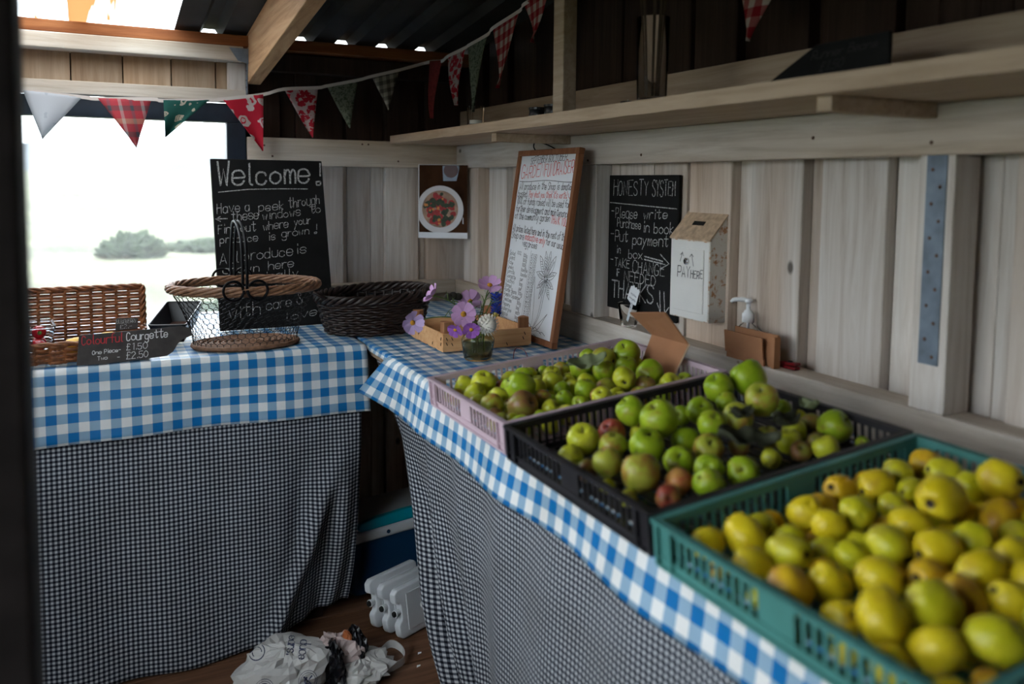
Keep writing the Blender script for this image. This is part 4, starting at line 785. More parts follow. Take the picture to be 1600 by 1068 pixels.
def cosmos(p, d, r, mat, label, cup=.15, leafy=3, n=8):
    o = thing('cosmos_flower', label, 'flower', p); o.rotation_mode = 'QUATERNION'; o.rotation_quaternion = orient(d); bpy.context.view_layer.update()
    pm = petal_mesh(r*1.04, r*.70, cup, mat)
    for k in range(n):
        q = bpy.data.objects.new('petal', pm); COL.objects.link(q); q.parent = o; q.rotation_euler = (random.uniform(-.3, .3), random.uniform(-.2, .2), 2*PI*k/n+random.uniform(-.08, .08)); q.location.z = .0004*(k % 2)
    MB().sphere((0, 0, .002), r*.24, 12, 6, (1, 1, .55)).build('flower_eye', 'flower_eye', o, smooth=True)
    MB().lathe([(.002, -.007), (.005, -.003), (.004, .001)], 8).build('sepal_cup', 'stem_green', o); stem(o, Vector(p)-Vector(d).normalized()*.005, leafy)
cosmos((.757, 2.12, .988), (.1, -.95, .05), .030, 'cosmos_pale', 'pale mauve cosmos drooping over the side of the wooden crate', .45)
cosmos((.820, 2.125, 1.060), (-.7, .1, .5), .029, 'cosmos_pink', 'pink cosmos seen from the side beside the dark basket', .5, 5)
cosmos((.888, 2.075, 1.010), (-.15, -.95, .1), .034, 'cosmos_pink', 'wide open lilac pink cosmos facing out above the jug', .15)
cosmos((.945, 2.16, 1.030), (.2, .8, .35), .034, 'cosmos_pink', 'purple cosmos facing away above the white strawflower', .3)
cosmos((.898, 2.044, .972), (-.3, -.85, -.3), .024, 'cosmos_deep', 'deep purple cosmos tucked against the jug neck', .2)
cosmos((.866, 2.078, .968), (-.6, -.6, -.4), .022, 'cosmos_deep', 'small purple cosmos half hidden under the open lilac one', .2)
cosmos((.998, 2.142, 1.076), (-.1, -.5, .8), .033, 'cosmos_pink', 'violet cosmos at the top of the bunch by the whiteboard', .3)
cosmos((1.022, 2.175, 1.060), (0, -.9, .3), .028, 'white_petal', 'white cosmos behind the blue flower by the whiteboard', .15)
sf = thing('strawflower', 'round white strawflower in front of the jug neck', 'flower', (.952, 2.050, .980)); bpy.context.view_layer.update()
pm = petal_mesh(.017, .007, .1, 'white_petal', False)
for k in range(110):
    z = 1-2*(k+.5)/110; a_ = k*2.39996; d = Vector((math.sqrt(1-z*z)*math.cos(a_), math.sqrt(1-z*z)*math.sin(a_), z)); q = bpy.data.objects.new('petal', pm); COL.objects.link(q); q.parent = sf; q.location = d*.014; q.rotation_mode = 'QUATERNION'; q.rotation_quaternion = Vector((1, 0, 0)).rotation_difference(d)
MB().sphere((0, 0, 0), .023, 14, 10).build('flower_head', 'white_petal', sf, smooth=True); stem(sf, (.952, 2.055, .972), 2)
cf = thing('blue_flower', 'deep blue larkspur spike beside the whiteboard frame', 'flower', (1.006, 2.115, 1.022)); bpy.context.view_layer.update()
pm = petal_mesh(.015, .012, .2, 'cornflower', False)
for k in range(60):
    a_ = k*2.39996; z = -.030+.060*k/60; q = bpy.data.objects.new('petal', pm); COL.objects.link(q); q.parent = cf; q.location = (.004*math.cos(a_), .004*math.sin(a_), z); q.rotation_euler = (0, -.4, a_)
stem(cf, (1.006, 2.115, 1.045), 8)
yb = thing('yellow_flower', 'small pale yellow bud beneath the blue flower', 'flower', (.985, 2.075, .994)); bpy.context.view_layer.update()
pm = petal_mesh(.013, .008, .5, 'yellow_petal', False)
for k in range(14): q = bpy.data.objects.new('petal', pm); COL.objects.link(q); q.parent = yb; q.rotation_euler = (0, -.3-.6*(k % 2), k*.7)
stem(yb, (.985, 2.077, .988), 10)
sd = thing('seed_head', 'dark dried seed head behind the pink flowers', 'flower', (.893, 2.16, 1.045)); bpy.context.view_layer.update()
for x in (-.014, .0, .015): MB().sphere((x, .004*x, .004*math.cos(x*90)), .013, 10, 8, (1, 1, .85)).build('pod', 'seed_dark', sd, smooth=True)
stem(sd, (.893, 2.16, 1.035), 2)
rs = tag(MB().tube(smooth_path([(1.035, 2.06, TT+.003), (1.045, 2.075, TT+.02), (1.06, 2.085, TT+.027), (1.075, 2.07, TT+.02), (1.08, 2.06, TT+.003)], 6), .0012, 5).build('rubber_band', 'red_plastic'), 'thin red loop of string on the cloth beside the jug', 'string')

# ================================================================== CRATES OF FRUIT
TILT = .097
def crate(name, label, x0, y0, W_, L_n, mat, H=.062):
    o = thing(name, label, 'crate', (x0, y0, .8755), (0, -TILT, 0))   # local: x up the slope, -y along the table
    th = .004
    def wall(p, d, inn, ln):    # slotted wall from p along d, thickness towards inn
        p, d, inn = Vector(p), Vector(d), Vector(inn); mb = MB()
        def bar(s0, s1, z0, z1, t0=0, t1=th):
            q = [p+d*s0+inn*t0, p+d*s1+inn*t0, p+d*s1+inn*t1, p+d*s0+inn*t1]; mb.hexa([x+Vector((0, 0, z0)) for x in q]+[x+Vector((0, 0, z1)) for x in q])
        bar(0, ln, 0, .010); bar(0, ln, H-.012, H); bar(-.004, ln+.004, H-.004, H, -.007, th+.001); bar(0, ln, 0, .004, -.005, 0); bar(0, ln, .013, .016, -.003, 0)
        cuts = [(0, .03), (ln/2-.025, ln/2+.025), (ln-.03, ln)]
        for a0, a1 in cuts: bar(a0, a1, .010, H-.012)
        for a0, a1 in ((0, .006), (.03, .034), (ln-.034, ln-.03), (ln-.006, ln)): bar(a0, a1, .004, H-.004, -.006, 0)
        for a0, a1 in ((.03, ln/2-.025), (ln/2+.025, ln-.03)):
            n_ = max(2, round((a1-a0)/.0145)); pt_ = (a1-a0)/n_
            for k in range(n_): bar(a0+pt_*k, a0+pt_*k+pt_*.36, .010, H-.012, .001, .003)
        return mb.build('side_wall', mat, o)
    wall((0, -W_, 0), (0, 1, 0), (1, 0, 0), W_); wall((L_n, 0, 0), (0, -1, 0), (-1, 0, 0), W_)
    wall((0, 0, 0), (1, 0, 0), (0, -1, 0), L_n); wall((L_n, -W_, 0), (-1, 0, 0), (0, 1, 0), L_n)
    mb = MB(); n_ = 16
    for k in range(n_): mb.box(.002+(L_n-.004)*k/n_, .002+(L_n-.004)*(k+.72)/n_, -W_+.002, -.002, .0005, .0035)
    for k in range(5): mb.box(.002, L_n-.002, -W_+.004+(W_-.02)*k/4, -W_+.016+(W_-.02)*k/4, .0, .003)
    mb.build('base_grid', mat, o)
    return o
crate('fruit_crate', 'shallow dusty pink slotted plastic crate of small apples', .658, 1.7065, .380, .505, 'crate_pink')
crate('fruit_crate', 'shallow black slotted plastic crate of green apples', .652, 1.308, .434, .495, 'crate_black')
crate('fruit_crate', 'shallow sea-green slotted plastic crate of yellow quinces', .645, .8535, .425, .495, 'crate_green')
FR = {
1:'0.721 1.676 0.919 0.0222 y;0.748 1.635 0.931 0.0281 y;0.713 1.599 0.919 0.0237 y;0.79 1.628 0.92 0.0151 r;0.745 1.549 0.922 0.0206 y;0.767 1.492 0.954 0.03 g;0.878 1.668 0.929 0.0196 y;0.85 1.585 0.923 0.0187 g;0.882 1.562 0.938 0.0234 y;0.915 1.625 0.932 0.0233 y;0.923 1.564 0.933 0.0151 y;0.711 1.507 0.917 0.0242 b;0.746 1.441 0.929 0.0307 n;0.805 1.468 0.927 0.0218 b;0.872 1.504 0.934 0.0181 g;0.847 1.45 0.928 0.0192 g;0.8 1.423 0.921 0.0187 y;0.905 1.464 0.939 0.024 g;0.864 1.418 0.925 0.0173 g;0.913 1.424 0.934 0.0177 r;0.964 1.581 0.955 0.025 g;1.018 1.572 0.971 0.0299 b;1.076 1.563 0.984 0.0302 g;1.036 1.506 0.968 0.0235 g;0.99 1.526 0.959 0.0246 g;0.976 1.426 0.965 0.024 y;1.057 1.448 0.963 0.0294 g;1.022 1.413 0.946 0.0234 n;1.07 1.394 0.95 0.0234 y;0.95 1.417 0.932 0.0195 y;1.115 1.402 0.952 0.0183 g;0.698 1.469 0.906 0.0171 n;0.712 1.418 0.906 0.0167 y;1.039 1.613 0.941 0.022 y;0.813 1.377 0.919 0.022 y;0.709 1.376 0.909 0.022 g;1.078 1.624 0.963 0.022 b;0.983 1.379 0.935 0.022 b;0.910 1.518 0.928 0.022 y;0.793 1.592 0.925 0.022 g;0.965 1.478 0.934 0.022 b;0.956 1.654 0.933 0.022 b;0.864 1.361 0.924 0.022 b;0.832 1.669 0.921 0.022 y;0.801 1.514 0.918 0.022 g;1.029 1.654 0.958 0.022 g;1.120 1.593 0.949 0.022 y;0.766 1.361 0.914 0.022 y;1.030 1.365 0.940 0.022 g;1.124 1.659 0.949 0.022 g;0.782 1.669 0.916 0.022 b;0.933 1.373 0.930 0.022 y;1.082 1.672 0.945 0.022 g;0.839 1.621 0.939 0.022 g;0.835 1.548 0.929 0.022 y;1.017 1.471 0.939 0.022 g;1.116 1.361 0.948 0.022 y;0.699 1.555 0.908 0.022 b;0.990 1.616 0.936 0.022 y;0.952 1.538 0.932 0.022 y;1.050 1.542 0.942 0.022 b;0.688 1.639 0.905 0.02 b;0.994 1.669 0.934 0.02 g;0.918 1.671 0.927 0.02 g;0.897 1.389 0.943 0.02 y;0.789 1.551 0.912 0.018 y;0.752 1.587 0.909 0.018 y;0.756 1.513 0.909 0.018 b;0.876 1.621 0.921 0.018 b;1.079 1.591 0.941 0.018 g;0.765 1.400 0.910 0.018 g;0.842 1.482 0.916 0.016 g;0.686 1.439 0.900 0.016 b;0.991 1.443 0.930 0.016 g;0.994 1.566 0.930 0.016 g;0.772 1.480 0.909 0.016 y;1.080 1.355 0.957 0.016 g;0.953 1.613 0.926 0.016 b;0.741 1.485 0.904 0.014 b;0.937 1.496 0.923 0.014 y;1.007 1.505 0.930 0.014 b;0.683 1.410 0.916 0.014 b;0.872 1.477 0.916 0.014 g;1.044 1.678 0.933 0.014 b;0.833 1.411 0.913 0.014 y;1.051 1.505 0.934 0.014 g;0.902 1.356 0.919 0.014 g;0.909 1.586 0.920 0.014 g;0.942 1.453 0.923 0.014 y;1.058 1.645 0.934 0.014 b;0.887 1.438 0.918 0.014 g;0.685 1.677 0.898 0.014 b;0.862 1.530 0.915 0.014 y;0.682 1.354 0.898 0.014 y;0.839 1.513 0.913 0.014 y',
2:'0.743 1.206 0.928 0.0284 y;0.703 1.18 0.909 0.0216 y;0.819 1.231 0.923 0.0249 r;0.775 1.162 0.925 0.0244 b;0.719 1.093 0.926 0.0241 b;0.7 1.124 0.905 0.0186 n;0.849 1.217 0.963 0.0264 g;0.85 1.134 0.971 0.0328 g;0.806 1.107 0.937 0.0293 g;0.852 1.194 0.926 0.0171 y;0.89 1.114 0.934 0.0252 g;0.959 1.213 0.943 0.019 g;0.951 1.152 0.969 0.0246 g;0.919 1.08 0.966 0.0253 g;1.031 1.195 0.992 0.028 g;1.013 1.154 0.976 0.0198 g;1.089 1.181 1.009 0.0337 g;1.027 1.079 0.998 0.0294 b;0.974 1.078 0.972 0.0268 b;1.096 1.1 0.969 0.0162 g;0.886 1.049 0.939 0.0256 b;0.824 1.045 0.927 0.0246 g;0.734 1.023 0.93 0.0306 b;0.781 0.989 0.92 0.021 o;0.742 0.964 0.91 0.0189 r;0.839 0.99 0.931 0.0232 g;0.807 0.952 0.925 0.0233 g;0.875 0.953 0.932 0.0249 g;0.701 1.006 0.901 0.0144 q;1.114 1.078 0.954 0.016 y;1.111 1.044 0.955 0.0179 n;1.109 0.992 0.963 0.0292 g;1.066 0.987 0.942 0.0183 n;1.047 0.952 0.946 0.0218 q;1.068 1.041 0.947 0.021 y;1.033 1.018 0.94 0.0215 y;1.021 0.98 0.936 0.0179 n;1.126 0.948 0.944 0.0128 g;0.954 1.051 0.934 0.0183 n;0.702 1.065 0.899 0.012 y;1.023 1.058 0.938 0.0198 b;0.968 0.992 0.929 0.0166 y',
3:'0.688 0.81 0.913 0.0218 q;0.73 0.788 0.923 0.0268 q;0.695 0.735 0.914 0.0232 q;0.738 0.722 0.927 0.0241 v;0.834 0.788 0.934 0.0257 q;0.683 0.665 0.918 0.0276 o;0.733 0.652 0.921 0.0243 q;0.928 0.815 0.942 0.0241 o;0.961 0.783 0.956 0.0237 q;1.017 0.794 0.961 0.0212 v;0.817 0.733 0.943 0.0213 q;0.861 0.73 0.952 0.0233 v;0.79 0.713 0.923 0.0181 v;0.929 0.728 0.949 0.0202 v;0.831 0.656 0.944 0.025 v;0.794 0.676 0.93 0.0192 v;0.89 0.674 0.952 0.0239 q;0.776 0.623 0.931 0.0249 q;0.704 0.56 0.934 0.0274 q;0.696 0.603 0.91 0.0228 q;1.081 0.795 0.964 0.0234 o;1.055 0.747 0.97 0.0222 v;0.938 0.668 0.982 0.0314 q;0.991 0.749 0.955 0.0187 v;1.047 0.703 0.966 0.0229 v;1.043 0.66 0.992 0.0275 q;0.864 0.616 0.95 0.0268 q;0.912 0.609 0.954 0.0228 v;0.994 0.629 0.959 0.0233 o;0.97 0.591 0.955 0.0202 v;1.048 0.633 0.957 0.0175 o;0.821 0.595 0.935 0.0231 o;0.758 0.541 0.943 0.0276 v;0.854 0.557 0.95 0.0253 q;0.809 0.544 0.937 0.0233 o;0.757 0.476 0.939 0.025 v;0.714 0.504 0.925 0.0236 q;0.909 0.553 0.954 0.024 q;0.84 0.511 0.942 0.0224 q;0.884 0.514 0.951 0.0229 q;0.826 0.468 0.947 0.0226 v;1.029 0.597 0.963 0.0238 q;0.956 0.549 0.959 0.0234 o;1.074 0.582 0.945 0.022 v;0.776 0.808 0.916 0.022 v;0.916 0.772 0.930 0.022 v;1.019 0.510 0.940 0.022 v;0.982 0.469 0.936 0.022 o;1.086 0.465 0.947 0.022 q;0.938 0.647 0.932 0.022 q;1.100 0.725 0.948 0.022 q;0.932 0.479 0.932 0.022 o;0.990 0.710 0.937 0.022 o;1.094 0.638 0.947 0.022 o;0.744 0.595 0.913 0.022 v;0.782 0.764 0.917 0.022 v;1.100 0.506 0.956 0.022 v;0.877 0.464 0.926 0.022 o;1.009 0.548 0.957 0.022 v;1.087 0.681 0.947 0.022 q;1.053 0.526 0.961 0.022 v;0.881 0.803 0.927 0.022 o;1.032 0.666 0.941 0.022 q;1.032 0.473 0.959 0.022 q;0.680 0.463 0.907 0.022 q;0.837 0.698 0.922 0.022 v;0.677 0.525 0.907 0.022 q;0.963 0.510 0.935 0.022 q;0.989 0.819 0.937 0.022 o;0.959 0.683 0.932 0.02 v;1.030 0.760 0.939 0.02 v;0.892 0.709 0.926 0.02 o;0.794 0.485 0.916 0.02 o;0.889 0.583 0.925 0.02 q;1.044 0.818 0.940 0.02 q;0.937 0.576 0.930 0.02 v;0.783 0.575 0.915 0.02 v;1.096 0.545 0.946 0.02 q;0.965 0.743 0.931 0.018 q;0.763 0.688 0.911 0.018 o;0.879 0.754 0.922 0.018 o;0.730 0.459 0.908 0.018 o;0.899 0.635 0.924 0.018 q;0.992 0.670 0.951 0.018 q;0.762 0.508 0.911 0.018 q;0.711 0.698 0.906 0.018 q;0.917 0.519 0.926 0.018 o;1.103 0.765 0.942 0.016 v;1.000 0.595 0.932 0.016 q;0.676 0.772 0.901 0.016 o;1.063 0.495 0.938 0.016 o;0.863 0.659 0.919 0.016 v;0.918 0.683 0.924 0.016 q;0.884 0.546 0.921 0.016 v;0.997 0.783 0.932 0.016 o;0.821 0.629 0.915 0.016 o;0.811 0.825 0.914 0.016 o;0.965 0.618 0.929 0.016 o;0.846 0.743 0.917 0.016 q;0.672 0.572 0.900 0.016 q;0.739 0.555 0.907 0.016 v;1.103 0.823 0.942 0.016 q;0.984 0.560 0.931 0.016 q;1.039 0.560 0.936 0.016 o;0.801 0.650 0.911 0.014 o;1.068 0.714 0.937 0.014 o;0.817 0.459 0.912 0.014 v;0.840 0.488 0.915 0.014 v;0.787 0.534 0.909 0.014 o;0.716 0.537 0.902 0.014 v;0.859 0.531 0.916 0.014 v;1.065 0.768 0.936 0.014 v;1.034 0.724 0.933 0.014 q;0.855 0.596 0.916 0.014 q;0.742 0.827 0.905 0.014 q;0.992 0.531 0.929 0.014 q;0.821 0.758 0.913 0.014 o;1.110 0.588 0.941 0.014 q;1.023 0.628 0.932 0.014 o;0.671 0.699 0.898 0.014 v;0.851 0.820 0.916 0.014 o;0.836 0.569 0.914 0.014 v;0.932 0.613 0.924 0.014 v;0.819 0.513 0.913 0.014 o;0.744 0.754 0.905 0.014 v;0.975 0.652 0.928 0.014 o;0.870 0.504 0.917 0.014 v'}
def lumpy(prof_, n, amt, seed, ribs=5):
    mb = MB().lathe(prof_, n); mb.v = [tuple(Vector(v)*(1+amt*noise.noise(Vector(v)*1.4+Vector((seed*7, 0, 0))))*1.0) for v in mb.v]
    mb.v = [(v[0]*(1+.03*math.cos(ribs*math.atan2(v[1], v[0]))*(1 if v[2] < 0 else .5)), v[1]*(1+.03*math.cos(ribs*math.atan2(v[1], v[0]))*(1 if v[2] < 0 else .5)), v[2]) for v in mb.v]
    return mb
apple_p = [(0, -.74), (.10, -.76), (.24, -.86), (.42, -.90), (.66, -.80), (.86, -.55), (.98, -.2), (1.0, .12), (.92, .48), (.72, .74), (.46, .86), (.24, .84), (.10, .72), (0, .58)]
quince_p = [(0, -.84), (.10, -.86), (.22, -.98), (.42, -1.0), (.68, -.82), (.90, -.48), (1.0, -.05), (.96, .32), (.80, .66), (.58, .92), (.36, 1.06), (.2, 1.08), (.08, 1.0), (0, .92)]
KM = {'g': 'apple_green', 'y': 'apple_yellow', 'b': 'apple_blush', 'r': 'apple_red', 'n': 'apple_brown', 'o': 'apple_orange', 'q': 'apple_yellow'}
KQ = {'q': 'quince_yellow', 'o': 'quince_orange', 'v': 'quince_green'}
FM = {}
def fmesh(kind, mat, var):
    if (mat, var) not in FM: FM[(mat, var)] = lumpy(apple_p if kind == 'apple' else quince_p, 20, .07 if kind == 'apple' else .13, var+1, 5).mesh(kind, mat, True)
    return FM[(mat, var)]
stem_m = MB().tube([(0, 0, .55), (.03, .02, .8), (.10, .04, 1.02)], [.05, .035, .05], 6).mesh('stem', 'stem_brown'); cal_m = MB().lathe([(0, -.78), (.10, -.80), (.16, -.90), (.08, -.86), (0, -.82)], 7).mesh('calyx', 'calyx'); qcal_m = MB().lathe([(0, -.9), (.12, -.92), (.2, -1.06), (.12, -1.0), (0, -.96)], 7).mesh('calyx', 'calyx')
look = {'g': 'green', 'y': 'yellow-green', 'b': 'green apple flushed with red', 'r': 'red', 'n': 'bruised russet brown', 'o': 'orange-red', 'q': 'yellow'}
where = {1: 'pink crate', 2: 'black crate'}; special = {(1, 5): 'big round green apple on top near the pink crate front', (2, 7): 'largest round green apple on top of the pile in the black crate', (2, 16): 'long green apple crowning the heap at the back of the black crate', (2, 24): 'small bright red apple low in the near corner of the black crate', (2, 31): 'lone large green apple by the wall side corner of the black crate', (1, 12): 'large russet brown apple against the near wall of the pink crate', (3, 22): 'largest yellow quince on top of the heap in the sea-green crate'}
rnd = random.Random(11)
for c in (1, 2, 3):
    for i, e in enumerate(FR[c].split(';')):
        x, y_, z, r_, k = e.split(); r_ = float(r_); kind = 'quince' if c == 3 else 'apple'
        mt = KQ[k] if c == 3 else KM[k]
        o = bpy.data.objects.new(kind, fmesh(kind, mt, rnd.randrange(3))); COL.objects.link(o); o.location = (float(x), float(y_), float(z))
        s_ = r_*(.985 if c < 3 else .965); o.scale = (s_*rnd.uniform(.97, 1.04), s_*rnd.uniform(.97, 1.04), s_*rnd.uniform(.95, 1.06)) if c < 3 else (s_*.98, s_*.98, s_*rnd.uniform(.95, 1.08))
        o.rotation_euler = (rnd.gauss(0, .6), rnd.gauss(0, .6), rnd.uniform(0, 6.28)) if c < 3 else (rnd.uniform(.5, 2.4)*rnd.choice((-1, 1)), rnd.uniform(-.8, .8), rnd.uniform(0, 6.28))
        if (c, i) in special: lb = special[(c, i)]
        elif c == 3: lb = {'q': 'yellow quince in the sea-green crate', 'o': 'orange-tinged quince in the sea-green crate', 'v': 'greenish yellow quince in the sea-green crate'}[k]
        else: lb = (look[k]+' lying in the '+where[c]) if k == 'b' else '%s apple lying in the %s' % (look[k], where[c])
        if (c, i) not in special:
            u_ = (float(x)-.65)/.5; hh = float(z)-.8755-(float(x)-.65)*math.tan(TILT)-r_
            lb = lb.replace(' lying', '')+(' near the aisle edge' if u_ < .34 else ' near the wall edge' if u_ > .68 else ' at mid width')
            if hh > .018: lb = lb.replace(' in the', ' resting on others in the')
        tag(o, lb, kind, None if (c, i) in special else 'fruit in the '+(where[c] if c < 3 else 'sea-green crate')+': '+lb)
        for nm, me in (('stem', stem_m if c < 3 else None), ('calyx', cal_m if c < 3 else qcal_m)):
            if me: q = bpy.data.objects.new(nm, me); COL.objects.link(q); q.parent = o
def leaf(p, rot, l, w, mat, label, curl=.25):
    o = thing('leaf', label, 'leaf', p, rot)
    MB().grid(lambda u, v: (l*(u-.5), w*.5*(v*2-1)*math.sin(PI*min(1, u*.96+.02))**.7*(1+.12*math.sin(u*30)), curl*l*(u-.5)**2+.25*w*abs(v*2-1)**1.5+.08*w*math.sin(u*14)), 14, 6).build('blade', mat, o, smooth=True)
    solid(o.children[0], .0006); MB().tube([(-l*.62, 0, curl*l*.3), (-l*.5, 0, curl*l*.25+.0008), (0, 0, .0012), (l*.45, 0, curl*l*.2+.001)], [.0012, .0012, .001, .0005], 5).build('midrib', mat, o)
leaf((.932, 1.500, .982), (.5, -.2, -.35), .085, .042, 'leaf_grey', 'curled grey-green leaf lying on the apples in the pink crate', .5)
leaf((1.000, 1.000, .980), (.3, .1, .3), .075, .04, 'leaf_dark', 'dried dark leaf over the small apples in the black crate', .4)
leaf((.930, 1.005, .955), (.2, .1, -.5), .10, .055, 'leaf_dark', 'broad withered leaf at the near wall of the black crate', .3)
leaf((1.082, 1.020, .992), (-.3, .2, 1.2), .05, .03, 'leaf_grey', 'small dry leaf sticking up beside the heap in the black crate', .6)
leaf((.950, 1.048, .985), (.2, .1, .1), .05, .035, 'leaf_dark', 'crumpled brown leaf below the heap in the black crate', .6)

# ================================================================== AT THE RIGHT WALL
pb = thing('pay_box', 'rusty white metal pay box with sloping slotted lid marked PAY HERE', 'payment box', (1.364, 1.787, 1.022), (0, 0, -PI/2))   # local x right, -y out
w, d_, h1, h2 = .158, .057, .205, .272
bevel(MB().prism([(0, 0, 0), (0, d_, 0), (0, d_, h2), (0, 0, h1)], (w, 0, 0)).build('body', 'rusty_white', pb), .002)
MB().box(.003, w-.003, -.001, .001, .003, h1-.003).build('front_plate', 'box_white', pb)
dr = bevel(MB().box(.014, w-.020, -.004, .0, .020, h1-.022).build('door', 'box_white', pb), .001, 1)
lk = MB().lathe([(.009, 0), (.009, .006), (.007, .008), (0, .008)], 16).build('lock', 'chrome', dr); lk.location = (.074, -.004, .150); lk.rotation_euler = (PI/2, 0, 0)
MB().box(-.001, .001, -.0095, -.008, -.005, .005).build('keyhole', 'slot_black', dr).location = (.074, -.004, .150)
ld = MB().hexa([(-.002, -.003, h1), (w+.002, -.003, h1), (w+.002, d_, h2+.001), (-.002, d_, h2+.001), (-.002, -.004, h1+.004), (w+.002, -.004, h1+.004), (w+.002, d_, h2+.005), (-.002, d_, h2+.005)]).build('lid', 'rust', pb)
sl = (h2-h1)/d_
MB().hexa([(.052, .026, h1+.0035+.028*sl), (.098, .026, h1+.0035+.028*sl), (.098, .034, h1+.0035+.036*sl), (.052, .034, h1+.0035+.036*sl), (.052, .026, h1+.0055+.028*sl), (.098, .026, h1+.0055+.028*sl), (.098, .034, h1+.0055+.036*sl), (.052, .034, h1+.0055+.036*sl)]).build('slot', 'slot_black', pb)
write(pb, [['PAY', .036, .085, .108, .110, .026, .0022], ['HERE', .090, .136, .108, .111, .020, .0022]], .0018, 'ink_black', -.0046, extra=[[(.046, .148), (.055, .172)], [(.047, .165), (.055, .172), (.059, .163)], [(.100, .140), (.092, .170)], [(.085, .162), (.092, .170), (.099, .164)]])
# tumbler with a till note, small jar
LZ = .957
tg = thing('tumbler', 'plain glass tumbler on the ledge holding a torn notepaper slip', 'glass', (1.371, 1.986, LZ+.0005))
MB().lathe([(0, 0), (.022, 0), (.0235, .004), (.033, .066), (.0345, .068), (.0315, .067), (.021, .006), (0, .006)], 32).build('body', 'glass', tg, smooth=True)
nt_ = thing('note_slip', 'torn white notepaper slip standing in the glass tumbler', 'paper', (1.371, 1.994, LZ+.010), (.0, .36, -PI/2))
pts = [(-.024, .108), (-.028, .066), (-.006, .060), (-.006, 0), (.004, 0), (.006, .060), (.018, .066)]+[(.020+.0015*(k % 2), .105+.0-.0) for k in range(0)]+[(.020, .112)]+[(.020-.006*k, .112+(.005 if k % 2 else 0)) for k in range(1, 7)]+[]
MB().prism([(x, 0, z) for x, z in pts], (0, .0005, 0)).build('sheet', 'paper', nt_)
write(nt_, [['apples', -.016, .012, .088, .088, .006, .0007], ['courgette', -.018, .013, .074, .074, .006, .0007], ['beans', -.018, .008, .060, .060, .006, .0007], ['kale', -.020, .0, .046, .046, .006, .0007]], .0007, 'bag_ink', -.0004)
sj = thing('small_jar', 'small clear glass jar on the ledge behind the folded cardboard', 'jar', (1.382, 1.835, LZ+.0005))
MB().lathe([(0, 0), (.022, 0), (.024, .003), (.024, .028), (.020, .033), (.020, .040), (.018, .040), (.018, .033), (.021, .027), (.021, .005), (0, .005)], 28).build('body', 'glass', sj, smooth=True)
# folded cardboard sign stuck among the apples
cb = thing('cardboard_flap', 'folded brown cardboard piece standing at the back of the pink crate', 'cardboard')
def card(name, q, th, mat):
    q = [Vector(x) for x in q]; n_ = (q[1]-q[0]).cross(q[3]-q[0]).normalized()*th; return MB().hexa(q+[x+n_ for x in q]).build(name, mat, cb)
A, B, C_, D, E_, F_ = (1.107, 1.5625, .931), (1.107, 1.4435, .931), (1.142, 1.556, 1.0237), (1.142, 1.4234, 1.0237), (1.100, 1.5875, 1.0734), (1.100, 1.4546, 1.0928)
lo = card('lower_panel', (A, B, D, C_), .003, 'cardboard'); card('upper_panel', (C_, D, F_, E_), .003, 'cardboard')
MB().tube([Vector(B)+Vector((0, 0, .001)), Vector(D)+Vector((0, 0, .001))], .0022, 5).build('torn_edge', 'card_edge', lo)
# hand gel pump, cardboard holder, red clip
pm_ = thing('pump_bottle', 'clear pump bottle with white pump top on the ledge', 'bottle', (1.3945, 1.520, LZ+.0005))
MB().lathe([(0, 0), (.030, 0), (.033, .004), (.033, .052), (.030, .064), (.020, .076), (.0125, .080), (.0125, .088), (.0105, .088), (.0105, .080), (.018, .074), (.028, .062), (.031, .050), (.031, .006), (0, .004)], 32, ax=.74, ay=1.12).build('body', 'glass', pm_, smooth=True)
MB().lathe([(.0, .084), (.0145, .084), (.0148, .104), (.011, .107), (.009, .112), (.0055, .113), (.0055, .130), (.009, .131), (.010, .138), (.006, .141), (0, .141)], 24).build('pump', 'pump_white', pm_, smooth=True)
MB().tube(smooth_path([(0, 0, .136), (-.012, .012, .138), (-.024, .024, .136), (-.029, .029, .130)], 5), [.0055]*12+[.004]*4, 8).build('spout', 'pump_white', pm_, smooth=True); MB().tube([(0, 0, .006), (0, 0, .086)], .0035, 8).build('dip_tube', 'pump_white', pm_)
ch = thing('cardboard_holder', 'folded brown cardboard holder in front of the pump bottle', 'cardboard', (1.3525, 1.545, LZ+.0005), (0, 0, -PI/2))
def cbox(name, x0, x1, y0, y1, z0, z1, mt, rx=0, loc=(0, 0, 0)):
    o = MB().box(x0, x1, y0, y1, z0, z1).build(name, mt, ch); o.rotation_euler = (rx, 0, 0); o.location = loc; return o
cbox('front_panel', .0, .128, -.003, .0, .014, .066, 'cardboard', .10); cbox('front_fold', .006, .130, -.005, .001, .001, .016, 'cardboard', -.05)
cbox('back_panel', .018, .158, .007, .012, .001, .076, 'cardboard', -.02); cbox('back_panel', .018, .156, .013, .016, .002, .070, 'cardboard', -.02); cbox('end_fold', .150, .160, -.002, .016, .001, .072, 'cardboard')
rd = thing('red_clip', 'small dark red plastic clip on the ledge beside the cardboard holder', 'clip', (1.392, 1.378, LZ+.0005), (0, 0, -PI/2)); rd.scale = (.75, .75, .75)
bevel(MB().box(-.034, .030, -.012, .012, 0, .010).build('lower_jaw', 'red_plastic', rd), .003); bevel(MB().box(-.034, .034, -.012, .012, .011, .020).build('upper_jaw', 'red_plastic', rd), .003).rotation_euler = (0, -.08, 0); MB().lathe([(0, .018), (.010, .018), (.008, .023), (0, .023)], 14).build('pad', 'slot_black', rd)
